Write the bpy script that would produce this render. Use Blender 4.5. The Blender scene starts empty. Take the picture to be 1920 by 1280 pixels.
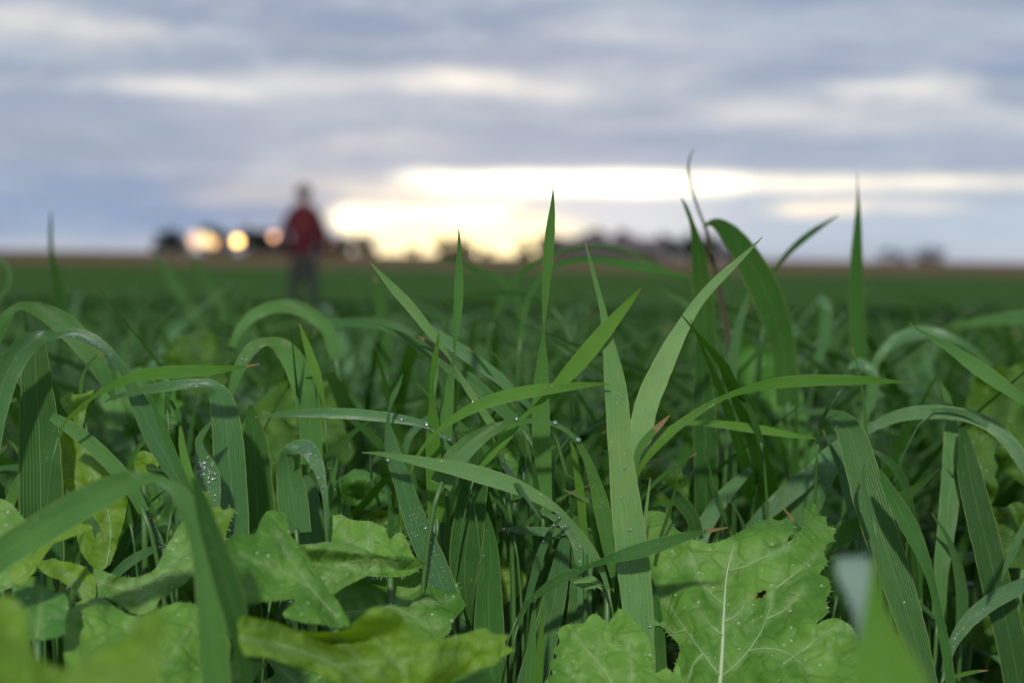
import bpy, bmesh, math, random
from mathutils import Vector, Matrix, noise
from mathutils.geometry import delaunay_2d_cdt

R = math.radians
scene = bpy.context.scene
COL = scene.collection

# ---------------------------------------------------------------- camera
F_PX = 2860.0                    # focal length in pixels of the 1920 px wide photograph
CAM = Vector((0.0, 0.0, 0.70))
cam_d = bpy.data.cameras.new('camera')
cam_d.sensor_width = 23.5
cam_d.lens = F_PX / 1920.0 * 23.5
cam_d.clip_start = 0.02
cam_d.clip_end = 9000
cam_d.dof.use_dof = True
cam_d.dof.focus_distance = 0.60
cam_d.dof.aperture_fstop = 4.6
cam_o = bpy.data.objects.new('camera', cam_d)
COL.objects.link(cam_o)
PITCH, ROLL = 3.10, 0.75
CR = Matrix.Rotation(R(90 - PITCH), 3, 'X') @ Matrix.Rotation(R(ROLL), 3, 'Z')
cam_o.matrix_world = Matrix.Translation(CAM) @ CR.to_4x4()
scene.camera = cam_o

def ray(x, y):
    return CR @ Vector(((x - 960) / F_PX, -(y - 640) / F_PX, -1.0))

def P(x, y, d):
    return CAM + ray(x, y) * d

# ---------------------------------------------------------------- view
scene.view_settings.view_transform = 'Standard'
scene.view_settings.look = 'None'
scene.view_settings.exposure = 0.0
scene.view_settings.gamma = 1.0
scene.view_settings.use_curve_mapping = False
scene.cycles.use_denoising = True
scene.cycles.max_bounces = 4
scene.cycles.diffuse_bounces = 2
scene.cycles.glossy_bounces = 2
scene.cycles.transparent_max_bounces = 12
scene.cycles.use_adaptive_sampling = True
scene.cycles.adaptive_threshold = 0.02
scene.cycles.sample_clamp_indirect = 4.0

# ---------------------------------------------------------------- node helper
class NT:
    def __init__(s, tree):
        s.t = tree; s.n = tree.nodes; s.l = tree.links
    def new(s, typ, **kw):
        n = s.n.new(typ)
        for k, v in kw.items():
            setattr(n, k, v)
        return n
    def put(s, sock, v):
        if v is None: return
        if isinstance(v, bpy.types.NodeSocket): s.l.new(v, sock)
        else: sock.default_value = v
    def m(s, op, a, b=None, c=None, clamp=False):
        n = s.new('ShaderNodeMath', operation=op, use_clamp=clamp)
        s.put(n.inputs[0], a); s.put(n.inputs[1], b); s.put(n.inputs[2], c)
        return n.outputs[0]
    def mix(s, f, a, b, typ='RGBA', blend='MIX'):
        n = s.new('ShaderNodeMix', data_type=typ)
        if typ == 'RGBA':
            n.blend_type = blend
            s.put(n.inputs[0], f); s.put(n.inputs[6], a); s.put(n.inputs[7], b)
            return n.outputs[2]
        s.put(n.inputs[0], f); s.put(n.inputs[2], a); s.put(n.inputs[3], b)
        return n.outputs[0]
    def noise(s, vec, scale, detail=3, rough=0.5, dist=0.0):
        n = s.new('ShaderNodeTexNoise')
        s.put(n.inputs['Vector'], vec)
        n.inputs['Scale'].default_value = scale
        n.inputs['Detail'].default_value = detail
        n.inputs['Roughness'].default_value = rough
        n.inputs['Distortion'].default_value = dist
        return n.outputs['Fac']
    def smooth(s, v, lo, hi, a=0.0, b=1.0):
        n = s.new('ShaderNodeMapRange', interpolation_type='SMOOTHSTEP')
        s.put(n.inputs[0], v); s.put(n.inputs[1], lo); s.put(n.inputs[2], hi)
        s.put(n.inputs[3], a); s.put(n.inputs[4], b)
        return n.outputs[0]
    def vmul(s, v, xyz):
        n = s.new('ShaderNodeVectorMath', operation='MULTIPLY')
        s.put(n.inputs[0], v); n.inputs[1].default_value = xyz
        return n.outputs[0]

def rgb(r, g, b):
    return (r, g, b, 1.0)

# ---------------------------------------------------------------- dusk sky
world = bpy.data.worlds.new('World')
scene.world = world
world.use_nodes = True
w = NT(world.node_tree)
w.n.clear()
geo = w.new('ShaderNodeTexCoord').outputs['Generated']
sep = w.new('ShaderNodeSeparateXYZ'); w.put(sep.inputs[0], geo)
az0 = w.m('ARCTAN2', sep.outputs[0], sep.outputs[1])
el0 = w.m('ARCSINE', sep.outputs[2])
# long flat streaks of stratus all round the sky
streak = w.noise(w.vmul(geo, (3.2, 3.2, 30.0)), 1.0, 5, 0.55, 0.35)
streak2 = w.noise(w.vmul(geo, (9.0, 9.0, 75.0)), 1.0, 4, 0.6, 0.2)
big = w.noise(w.vmul(geo, (1.6, 1.6, 9.0)), 1.3, 3, 0.5, 0.2)
wob = w.noise(w.vmul(geo, (11.0, 11.0, 45.0)), 1.0, 4, 0.6)
wob2 = w.noise(w.vmul(geo, (30.0, 30.0, 60.0)), 1.0, 3, 0.6)
az = w.m('ADD', az0, w.m('MULTIPLY', w.m('SUBTRACT', wob2, 0.5), 0.07))
el = w.m('ADD', el0, w.m('MULTIPLY', w.m('SUBTRACT', wob, 0.5), 0.022))

el_s = w.m('ADD', el0, w.m('MULTIPLY', w.m('SUBTRACT', wob, 0.5), 0.008))
def patch(x0, x1, y0, y1, soft_x, soft_y, steady=False):
    """soft-edged opening in the cloud deck, given as a span of the view"""
    a0 = ray(x0, (y0 + y1) / 2); a1 = ray(x1, (y0 + y1) / 2)
    A0, A1 = math.atan2(a0.x, a0.y), math.atan2(a1.x, a1.y)
    xm = (x0 + x1) / 2
    e0, e1 = ray(xm, y1).normalized(), ray(xm, y0).normalized()
    E0, E1 = math.asin(e0.z), math.asin(e1.z)
    slope = 0.0
    sx, sy = soft_x / F_PX, soft_y / F_PX
    fa = w.m('MULTIPLY', w.smooth(az, A0 - sx, A0 + sx), w.smooth(az, A1 - sx, A1 + sx, 1.0, 0.0))
    fe = w.m('MULTIPLY', w.smooth(el_s if steady else el, E0 - sy, E0 + sy), w.smooth(el_s if steady else el, E1 - sy, E1 + sy, 1.0, 0.0))
    return w.m('MULTIPLY', fa, fe)

nish = w.new('ShaderNodeTexSky', sky_type='NISHITA', sun_disc=False,
             sun_elevation=R(3.0), sun_rotation=R(-2.5), dust_density=2.0)
deck = w.mix(w.smooth(streak, 0.36, 0.66), rgb(0.255, 0.350, 0.510), rgb(0.510, 0.570, 0.655))
deck = w.mix(w.m('MULTIPLY', w.smooth(streak2, 0.47, 0.73), 0.55), deck, rgb(0.73, 0.745, 0.77))
deck = w.mix(w.m('MULTIPLY', w.smooth(big, 0.48, 0.64), 0.55), deck, rgb(0.285, 0.365, 0.495))
mott = w.noise(w.vmul(geo, (16.0, 16.0, 52.0)), 1.0, 5, 0.65, 0.4)
deck = w.mix(w.m('MULTIPLY', w.smooth(mott, 0.50, 0.70), 0.45), deck, rgb(0.66, 0.70, 0.76))
deck = w.mix(w.m('MULTIPLY', w.smooth(mott, 0.50, 0.32), 0.35), deck, rgb(0.27, 0.36, 0.52))
# clear blue slot low on the left, pale shelf low on the right
deck = w.mix(w.m('MULTIPLY', patch(-1500, 520, 330, 462, 260, 70), 0.72), deck, rgb(0.215, 0.345, 0.56))
deck = w.mix(w.m('MULTIPLY', patch(1240, 3300, 358, 478, 260, 20), 0.85), deck, rgb(0.50, 0.60, 0.71))
deck = w.mix(w.m('MULTIPLY', patch(-4000, 4000, 452, 500, 100, 16), 0.45), deck, rgb(0.60, 0.60, 0.65))
deck = w.mix(w.m('MULTIPLY', patch(600, 2300, 252, 312, 300, 26), 0.7), deck, rgb(0.355, 0.435, 0.580))
deck = w.mix(w.m('MULTIPLY', patch(-200, 700, 195, 250, 200, 24), 0.5), deck, rgb(0.34, 0.41, 0.56))
deck = w.mix(w.m('MULTIPLY', patch(900, 2100, 85, 130, 250, 24), 0.5), deck, rgb(0.37, 0.43, 0.57))
col = deck
rag = w.m('ADD', 0.35, w.m('MULTIPLY', w.smooth(streak2, 0.34, 0.62), 0.75), None, True)
def opening(col, msk, strength, c, ragged=True):
    f = w.m('MULTIPLY', msk, strength)
    if ragged: f = w.m('MULTIPLY', f, rag)
    return w.mix(f, col, c)
col = opening(col, patch(-80, 290, 18, 76, 90, 30), 0.75, rgb(0.86, 0.84, 0.78))
col = opening(col, patch(1030, 1230, 32, 76, 110, 26), 0.6, rgb(0.82, 0.82, 0.82))
col = opening(col, patch(170, 480, 142, 172, 100, 18), 0.95, rgb(0.96, 0.93, 0.88))
col = opening(col, patch(440, 820, 136, 172, 120, 22), 0.6, rgb(0.82, 0.82, 0.82))
col = opening(col, patch(770, 950, 132, 178, 80, 20), 1.0, rgb(1.1, 1.03, 0.92))
col = opening(col, patch(930, 1140, 138, 190, 90, 26), 0.7, rgb(0.86, 0.84, 0.81))
col = opening(col, patch(1580, 1800, 150, 196, 100, 20), 0.9, rgb(0.96, 0.92, 0.86))
col = opening(col, patch(1300, 1740, 200, 250, 160, 26), 0.6, rgb(0.80, 0.79, 0.77))
col = opening(col, patch(1760, 2300, 190, 250, 120, 30), 0.5, rgb(0.80, 0.79, 0.77))
col = opening(col, patch(600, 820, 242, 294, 90, 24), 0.5, rgb(0.78, 0.77, 0.76))
col = opening(col, patch(350, 760, 335, 385, 110, 26), 0.6, rgb(0.74, 0.69, 0.65))
col = opening(col, patch(940, 1330, 352, 470, 140, 16), 0.7, rgb(0.82, 0.84, 0.86), False)
# the burning gaps over the sunset
col = opening(col, patch(1150, 2150, 328, 356, 160, 11, True), 1.1, rgb(1.30, 1.20, 0.98), True)
col = opening(col, patch(800, 1340, 325, 362, 110, 11, True), 1.0, rgb(2.3, 2.1, 1.6), False)
col = opening(col, patch(700, 1000, 346, 384, 90, 18, True), 0.45, rgb(1.5, 1.32, 0.98), False)
col = opening(col, patch(612, 960, 386, 438, 45, 18), 1.0, rgb(2.3, 2.0, 1.3), False)
col = opening(col, patch(690, 1060, 408, 520, 70, 24), 0.95, rgb(1.9, 1.55, 0.85), False)
col = opening(col, patch(1460, 1600, 376, 398, 36, 11), 0.9, rgb(1.3, 1.12, 0.84), False)
col = opening(col, patch(1560, 1800, 374, 394, 60, 12), 0.6, rgb(1.1, 0.97, 0.82), False)
nv = w.vmul(nish.outputs[0], (0.002, 0.002, 0.002))
addn = w.new('ShaderNodeVectorMath', operation='ADD')
w.put(addn.inputs[0], col); w.put(addn.inputs[1], nv)
bg = w.new('ShaderNodeBackground')
w.put(bg.inputs[0], addn.outputs[0]); bg.inputs[1].default_value = 1.0
w.l.new(bg.outputs[0], w.new('ShaderNodeOutputWorld').inputs[0])
world.cycles.sampling_method = 'MANUAL'
world.cycles.sample_map_resolution = 2048

# ---------------------------------------------------------------- key light, stand-in for a flash: high behind the camera, as the shadows say
flash_d = bpy.data.lights.new('flash_key', 'SUN')
flash_d.energy = 3.0
flash_d.angle = R(2.5)
flash_d.color = (1.0, 0.965, 0.90)
flash_o = bpy.data.objects.new('flash_key', flash_d)
COL.objects.link(flash_o)
FLASH_DIR = Vector((0.08, 0.84, -0.54)).normalized()
flash_o.rotation_euler = FLASH_DIR.to_track_quat('-Z', 'Y').to_euler()
flash_o.location = (0, -3, 4)

# ---------------------------------------------------------------- materials
def material(name):
    m = bpy.data.materials.new(name)
    m.use_nodes = True
    t = NT(m.node_tree)
    t.n.clear()
    out = t.new('ShaderNodeOutputMaterial')
    return m, t, out

def leaf_shader(t, out, col, tcol, trans, rough, bump=None, spec=0.5, coat=0.0, bumpd=0.0004, bstr=0.6):
    p = t.new('ShaderNodeBsdfPrincipled')
    t.put(p.inputs['Base Color'], col); t.put(p.inputs['Roughness'], rough)
    p.inputs['Specular IOR Level'].default_value = spec
    p.inputs['Coat Weight'].default_value = coat
    p.inputs['Coat Roughness'].default_value = 0.25
    tr = t.new('ShaderNodeBsdfTranslucent'); t.put(tr.inputs[0], tcol)
    if bump is not None:
        b = t.new('ShaderNodeBump'); b.inputs['Strength'].default_value = bstr
        b.inputs['Distance'].default_value = bumpd
        t.put(b.inputs['Height'], bump)
        t.l.new(b.outputs[0], p.inputs['Normal'])
    mx = t.new('ShaderNodeMixShader'); t.put(mx.inputs[0], trans)
    t.l.new(p.outputs[0], mx.inputs[1]); t.l.new(tr.outputs[0], mx.inputs[2])
    t.l.new(mx.outputs[0], out.inputs[0])

def grass_material(name, lo, hi, tcol, trans=0.3, rough=0.42, spec=0.5):
    m, t, out = material(name)
    uv = t.new('ShaderNodeUVMap', uv_map='uv').outputs[0]
    s = t.new('ShaderNodeSeparateXYZ'); t.put(s.inputs[0], uv)
    u, v = s.outputs[0], s.outputs[1]
    rnd = t.new('ShaderNodeObjectInfo').outputs['Random']
    comb = t.new('ShaderNodeCombineXYZ')
    t.put(comb.inputs[0], t.m('MULTIPLY', u, 26.0)); t.put(comb.inputs[1], t.m('MULTIPLY', v, 9.0))
    t.put(comb.inputs[2], t.m('MULTIPLY', rnd, 50.0))
    fine = t.noise(comb.outputs[0], 1.0, 3, 0.6)
    blotch = t.noise(t.new('ShaderNodeTexCoord').outputs['Object'], 34.0, 3, 0.55)
    f = t.m('ADD', t.m('MULTIPLY', blotch, 0.75), t.m('MULTIPLY', t.m('SUBTRACT', rnd, 0.5), 0.55))
    col = t.mix(t.smooth(f, 0.15, 0.65), lo, hi)
    lines = t.m('SINE', t.m('MULTIPLY', u, 82.0))
    col = t.mix(t.m('MULTIPLY', t.smooth(fine, 0.48, 0.78), 0.45), col, rgb(hi[0] * 1.5, hi[1] * 1.3, hi[2] * 1.6))
    col = t.mix(t.m('MULTIPLY', t.smooth(lines, 0.2, 1.0), 0.10), col, rgb(lo[0] * 0.6, lo[1] * 0.62, lo[2] * 0.6))
    yel = t.noise(t.new('ShaderNodeTexCoord').outputs['Object'], 11.0, 4, 0.6)
    col = t.mix(t.m('MULTIPLY', t.smooth(yel, 0.52, 0.72), 0.3), col, rgb(hi[0] * 1.35 + .015, hi[1] * 1.08, hi[2] * 0.75))
    fleck = t.noise(t.vmul(t.new('ShaderNodeTexCoord').outputs['Object'], (1, 1, 0.6)), 420.0, 3, 0.7)
    col = t.mix(t.m('MULTIPLY', t.smooth(fleck, 0.66, 0.74), 0.5), col, rgb(0.26, 0.30, 0.16))
    # pale margin and midrib
    edge = t.m('ABSOLUTE', t.m('SUBTRACT', u, 0.5))
    col = t.mix(t.m('MULTIPLY', t.smooth(edge, 0.462, 0.495), 0.6), col, rgb(0.27, 0.34, 0.10))
    col = t.mix(t.m('MULTIPLY', t.smooth(edge, 0.028, 0.004), 0.35), col, rgb(0.17, 0.27, 0.10))
    # withered, straw-coloured ends and specks
    dry = t.new('ShaderNodeAttribute', attribute_name='dry').outputs['Fac']
    dryf = t.smooth(t.m('ADD', dry, t.m('MULTIPLY', t.m('SUBTRACT', blotch, 0.5), 0.5)), 0.35, 0.7)
    col = t.mix(dryf, col, rgb(0.33, 0.235, 0.10))
    tc = t.mix(dryf, tcol, rgb(0.28, 0.19, 0.06))
    height = t.m('ADD', t.m('MULTIPLY', lines, 0.5), t.m('MULTIPLY', fine, 0.7))
    leaf_shader(t, out, col, tc, trans, rough, height, spec=spec, bumpd=0.0003)
    return m

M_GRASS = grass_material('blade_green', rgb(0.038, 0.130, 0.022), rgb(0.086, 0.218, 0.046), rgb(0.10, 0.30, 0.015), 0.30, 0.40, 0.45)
M_DARK = grass_material('blade_deep_green_shade', rgb(0.022, 0.082, 0.014), rgb(0.048, 0.138, 0.026), rgb(0.07, 0.22, 0.008), 0.34, 0.46, 0.3)  # real deep green, also painting shade on crop, tangle and soft plants
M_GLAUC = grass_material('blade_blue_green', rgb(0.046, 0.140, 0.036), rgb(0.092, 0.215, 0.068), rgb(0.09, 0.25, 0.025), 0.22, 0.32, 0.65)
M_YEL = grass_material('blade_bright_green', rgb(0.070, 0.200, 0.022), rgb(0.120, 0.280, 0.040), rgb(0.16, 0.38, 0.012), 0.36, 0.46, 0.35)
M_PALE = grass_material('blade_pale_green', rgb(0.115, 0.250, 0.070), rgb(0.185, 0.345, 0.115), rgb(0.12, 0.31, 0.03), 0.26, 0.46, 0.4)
M_SHADE = grass_material('blade_falloff_crop', rgb(0.011, 0.046, 0.006), rgb(0.026, 0.082, 0.012), rgb(0.045, 0.15, 0.004), 0.30, 0.55, 0.2)  # flash fading with distance put into a darker blade colour
M_WHITISH = grass_material('blade_sky_sheen', rgb(0.14, 0.24, 0.17), rgb(0.20, 0.30, 0.24), rgb(0.12, 0.25, 0.06), 0.15, 0.4, 0.5)  # whitish tone paints the sky reflected on the near blade's flap
M_STRAW = grass_material('blade_withered', rgb(0.035, 0.038, 0.018), rgb(0.070, 0.060, 0.030), rgb(0.08, 0.07, 0.02), 0.15, 0.6)

def mustard_material(name, lo, hi, tcol, trans=0.3, rough=0.52):
    m, t, out = material(name)
    obj = t.new('ShaderNodeTexCoord').outputs['Object']
    rnd = t.new('ShaderNodeObjectInfo').outputs['Random']
    blotch = t.noise(obj, 38.0, 5, 0.62)
    col = t.mix(t.smooth(t.m('ADD', blotch, t.m('MULTIPLY', t.m('SUBTRACT', rnd, 0.5), 0.2)), 0.32, 0.68), lo, hi)
    # net of fine veins
    warp = t.new('ShaderNodeVectorMath', operation='ADD')
    nz = t.new('ShaderNodeTexNoise'); t.put(nz.inputs['Vector'], obj); nz.inputs['Scale'].default_value = 120
    t.put(warp.inputs[0], obj); t.put(warp.inputs[1], t.vmul(nz.outputs['Color'], (0.004, 0.004, 0.004)))
    vo = t.new('ShaderNodeTexVoronoi', feature='DISTANCE_TO_EDGE')
    t.put(vo.inputs['Vector'], warp.outputs[0]); vo.inputs['Scale'].default_value = 115.0
    net = t.smooth(vo.outputs['Distance'], 0.0, 0.16)
    col = t.mix(t.m('MULTIPLY', t.m('SUBTRACT', 1.0, net), 0.20), col, rgb(lo[0] * 0.62, lo[1] * 0.66, lo[2] * 0.6))
    # pale dots where the bristles stand
    vd = t.new('ShaderNodeTexVoronoi', feature='F1')
    t.put(vd.inputs['Vector'], obj); vd.inputs['Scale'].default_value = 210.0
    dots = t.smooth(vd.outputs['Distance'], 0.07, 0.19, 1.0, 0.0)
    sepc = t.new('ShaderNodeSeparateColor'); t.put(sepc.inputs[0], vd.outputs['Color'])
    dots = t.m('MULTIPLY', dots, t.smooth(sepc.outputs[0], 0.35, 0.5))
    col = t.mix(t.m('MULTIPLY', dots, 0.75), col, rgb(0.36, 0.46, 0.24))
    spots = t.noise(obj, 160.0, 4, 0.7)
    col = t.mix(t.m('MULTIPLY', t.smooth(spots, 0.66, 0.76), 0.55), col, rgb(0.24, 0.25, 0.05))
    vein = t.new('ShaderNodeAttribute', attribute_name='vein').outputs['Fac']
    col = t.mix(t.m('MULTIPLY', vein, 0.5), col, rgb(0.25, 0.36, 0.15))
    tc = t.mix(t.m('MULTIPLY', blotch, 0.5), tcol, rgb(tcol[0] * 0.7, tcol[1] * 0.8, tcol[2] * 0.7))
    pucker = t.noise(obj, 120.0, 5, 0.62, 0.6)
    h = t.m('ADD', t.m('MULTIPLY', net, 0.42), t.m('ADD', t.m('MULTIPLY', pucker, 1.2), t.m('MULTIPLY', dots, 0.35)))
    leaf_shader(t, out, col, tc, trans, rough, h, spec=0.32, bumpd=0.0012, bstr=0.6)
    return m

M_MUS = mustard_material('mustard_green', rgb(0.052, 0.160, 0.012), rgb(0.136, 0.288, 0.040), rgb(0.20, 0.42, 0.02), 0.28)
M_MUSY = mustard_material('mustard_yellow_green', rgb(0.105, 0.218, 0.012), rgb(0.170, 0.305, 0.030), rgb(0.31, 0.50, 0.01), 0.38)
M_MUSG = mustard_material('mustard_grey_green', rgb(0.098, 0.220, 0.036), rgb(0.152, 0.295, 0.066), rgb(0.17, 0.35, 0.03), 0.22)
M_MUSS = mustard_material('mustard_falloff_green', rgb(0.055, 0.140, 0.016), rgb(0.090, 0.195, 0.028), rgb(0.16, 0.32, 0.01), 0.36)  # mustard green darkened to paint light fading towards the back
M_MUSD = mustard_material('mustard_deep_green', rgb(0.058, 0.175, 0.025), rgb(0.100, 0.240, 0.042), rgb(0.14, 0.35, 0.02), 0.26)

def plain(name, c, rough=0.6, spec=0.4, var=0.25, scale=20.0):
    m, t, out = material(name)
    p = t.new('ShaderNodeBsdfPrincipled')
    n = t.noise(t.new('ShaderNodeTexCoord').outputs['Object'], scale, 4, 0.6)
    t.put(p.inputs['Base Color'], t.mix(n, rgb(*[v * (1 - var) for v in c]), rgb(*[v * (1 + var) for v in c])))
    p.inputs['Roughness'].default_value = rough
    p.inputs['Specular IOR Level'].default_value = spec
    t.l.new(p.outputs[0], out.inputs[0])
    return m

M_VEIN = plain('vein_green', (0.15, 0.29, 0.075), 0.45, 0.4, 0.15, 200)
M_RIB = plain('midrib_pale', (0.32, 0.42, 0.22), 0.45, 0.4, 0.12, 200)
M_STEM = plain('stem_green', (0.050, 0.125, 0.026), 0.45, 0.5, 0.25, 60)
M_HAIR = plain('bristle', (0.42, 0.50, 0.32), 0.4, 0.5, 0.1, 60)

m, t, out = material('water_drop')
g = t.new('ShaderNodeBsdfGlossy'); g.inputs['Color'].default_value = rgb(1, 1, 1); g.inputs['Roughness'].default_value = 0.12
tp = t.new('ShaderNodeBsdfTransparent')
lw = t.new('ShaderNodeFresnel'); lw.inputs[0].default_value = 1.45
mx = t.new('ShaderNodeMixShader'); t.put(mx.inputs[0], t.m('ADD', lw.outputs[0], 0.34, None, True))
t.l.new(tp.outputs[0], mx.inputs[1]); t.l.new(g.outputs[0], mx.inputs[2]); t.l.new(mx.outputs[0], out.inputs[0])
M_DROP = m

# ---------------------------------------------------------------- object helpers
def link(name, data, parent=None, **props):
    o = bpy.data.objects.new(name, data)
    COL.objects.link(o)
    if parent is not None:
        o.parent = parent
        o.matrix_parent_inverse = parent.matrix_basis.inverted()
    for k, v in props.items():
        o[k] = v
    return o

def empty(name, loc, label, cat, group=None):
    o = link(name, None)
    o.location = loc
    o.empty_display_size = 0.02
    o['label'] = label; o['category'] = cat
    if group: o['group'] = group
    return o

class MB:
    def __init__(s):
        s.v = []; s.f = []; s.uv = {}; s.attr = []
    def vert(s, co, a=0.0):
        s.v.append(tuple(co)); s.attr.append(a)
        return len(s.v) - 1
    def tube(s, pts, radii, n=6, cap=True):
        rings = []
        for i, p in enumerate(pts):
            p = Vector(p)
            tg = (Vector(pts[min(i + 1, len(pts) - 1)]) - Vector(pts[max(i - 1, 0)])).normalized()
            a = tg.cross(Vector((0.31, 0.9, 0.2)))
            if a.length < 1e-4: a = tg.cross(Vector((1, 0, 0)))
            a.normalize(); b = tg.cross(a)
            r = radii[i] if isinstance(radii, (list, tuple)) else radii
            rings.append([s.vert(p + (a * math.cos(k * 2 * math.pi / n) + b * math.sin(k * 2 * math.pi / n)) * r) for k in range(n)])
        for r0, r1 in zip(rings, rings[1:]):
            for k in range(n):
                s.f.append((r0[k], r0[(k + 1) % n], r1[(k + 1) % n], r1[k]))
        if cap:
            s.f.append(tuple(reversed(rings[0]))); s.f.append(tuple(rings[-1]))
    def box(s, c, h, rz=0.0):
        c = Vector(c); q = Matrix.Rotation(rz, 3, 'Z')
        i = [s.vert(c + q @ Vector((sx * h[0], sy * h[1], sz * h[2]))) for sz in (-1, 1) for sy in (-1, 1) for sx in (-1, 1)]
        for f in ((0, 2, 3, 1), (4, 5, 7, 6), (0, 1, 5, 4), (2, 6, 7, 3), (0, 4, 6, 2), (1, 3, 7, 5)):
            s.f.append(tuple(i[k] for k in f))
    def mesh(s, name, mat, smooth=True, attr=None):
        me = bpy.data.meshes.new(name)
        me.from_pydata(s.v, [], s.f)
        me.materials.append(mat)
        if smooth:
            me.polygons.foreach_set('use_smooth', [True] * len(me.polygons))
        if s.uv:
            lay = me.uv_layers.new(name='uv')
            for lp in me.loops:
                lay.data[lp.index].uv = s.uv[lp.vertex_index]
        if attr:
            at = me.attributes.new(attr, 'FLOAT', 'POINT')
            at.data.foreach_set('value', s.attr)
        me.update()
        return me

def catmull(pts, seg):
    out = []
    n = len(pts)
    for i in range(n - 1):
        p0, p1, p2, p3 = pts[max(i - 1, 0)], pts[i], pts[i + 1], pts[min(i + 2, n - 1)]
        for k in range(seg):
            t = k / seg
            out.append(tuple(0.5 * ((2 * b) + (-a + c) * t + (2 * a - 5 * b + 4 * c - d) * t * t + (-a + 3 * b - 3 * c + d) * t ** 3)
                             for a, b, c, d in zip(p0, p1, p2, p3)))
    out.append(tuple(pts[-1]))
    return out

def smoothstep(a, b, x):
    x = min(1, max(0, (x - a) / (b - a)))
    return x * x * (3 - 2 * x)

def ground_z(y):
    z = -0.25 * smoothstep(1.5, 12, y)
    z += 1.3 * smoothstep(80, 420, y)
    return z
# ---------------------------------------------------------------- ground
m, t, out = material('soil')
p = t.new('ShaderNodeBsdfPrincipled')
n = t.noise(t.new('ShaderNodeTexCoord').outputs['Object'], 30, 6, 0.65)
t.put(p.inputs['Base Color'], t.mix(n, rgb(0.018, 0.014, 0.010), rgb(0.055, 0.040, 0.028)))
p.inputs['Roughness'].default_value = 0.9
t.l.new(p.outputs[0], out.inputs[0])
M_SOIL = m

m, t, out = material('far_crop')
p = t.new('ShaderNodeBsdfPrincipled')
oc = t.new('ShaderNodeTexCoord').outputs['Object']
n = t.noise(oc, 1.3, 5, 0.7); n2 = t.noise(oc, 0.09, 3, 0.5)
c = t.mix(t.smooth(n, 0.3, 0.7), rgb(0.031, 0.073, 0.019), rgb(0.052, 0.106, 0.032))
c = t.mix(t.m('MULTIPLY', t.smooth(n2, 0.45, 0.7), 0.5), c, rgb(0.050, 0.095, 0.026))
t.put(p.inputs['Base Color'], c)
p.inputs['Roughness'].default_value = 1.0; p.inputs['Specular IOR Level'].default_value = 0.0
t.l.new(p.outputs[0], out.inputs[0])
M_FAR = m

m, t, out = material('stubble')
p = t.new('ShaderNodeBsdfPrincipled')
oc = t.new('ShaderNodeTexCoord').outputs['Object']
n = t.noise(t.vmul(oc, (0.02, 0.10, 1)), 1.0, 5, 0.7)
t.put(p.inputs['Base Color'], t.mix(t.smooth(n, 0.3, 0.7), rgb(0.070, 0.044, 0.019), rgb(0.128, 0.082, 0.036)))
p.inputs['Roughness'].default_value = 0.95; p.inputs['Specular IOR Level'].default_value = 0.1
t.l.new(p.outputs[0], out.inputs[0])
M_STUB = m

def sheet(name, ys, half, dz, mat, rough=0.0, nx=8):
    b = MB(); rows = []
    for y in ys:
        h = half(y)
        rows.append([b.vert((-h + 2 * h * i / nx, y, ground_z(y) + dz + rough * noise.noise(Vector((i * 3.7, y * 1.7, 0))))) for i in range(nx + 1)])
    for r0, r1 in zip(rows, rows[1:]):
        for i in range(nx):
            b.f.append((r0[i], r0[i + 1], r1[i + 1], r1[i]))
    return link(name, b.mesh(name, mat), kind='structure')

sheet('ground', [-6, -3, -1, 0, 1, 1.5] + [2 + .8 * k for k in range(14)] + [15, 20, 30, 50, 80, 100, 130, 170, 220, 280, 350, 420, 600, 1000, 2500, 6000],
      lambda y: 12 + abs(y) * 1.2, 0.0, M_SOIL)
sheet('crop_field', [19 + 2.2 * k for k in range(27)], lambda y: 14 + y * 1.1, 0.37, M_FAR, 0.05, 60)
sheet('stubble_field', [77.5, 85, 95, 110, 130, 150, 170, 190, 220, 250, 280, 310, 350, 390, 420, 500, 600, 1000, 2500, 6000],
      lambda y: 12 + y * 1.15, 0.28, M_STUB)

# ---------------------------------------------------------------- far trees, farm, lamps
rng = random.Random(7)
M_TREE = plain('far_foliage', (0.012, 0.015, 0.009), 0.9, 0.1, 0.5, 0.6)
M_BUSH = plain('far_hedge', (0.050, 0.036, 0.010), 0.9, 0.1, 0.4, 0.6)
M_BARK = plain('far_bark', (0.04, 0.03, 0.022), 0.9, 0.1, 0.3, 3)

def far_at(x, d):
    r = ray(x, 484)
    return Vector((CAM.x + r.x / r.y * d, d, ground_z(d) + 0.2))

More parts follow.
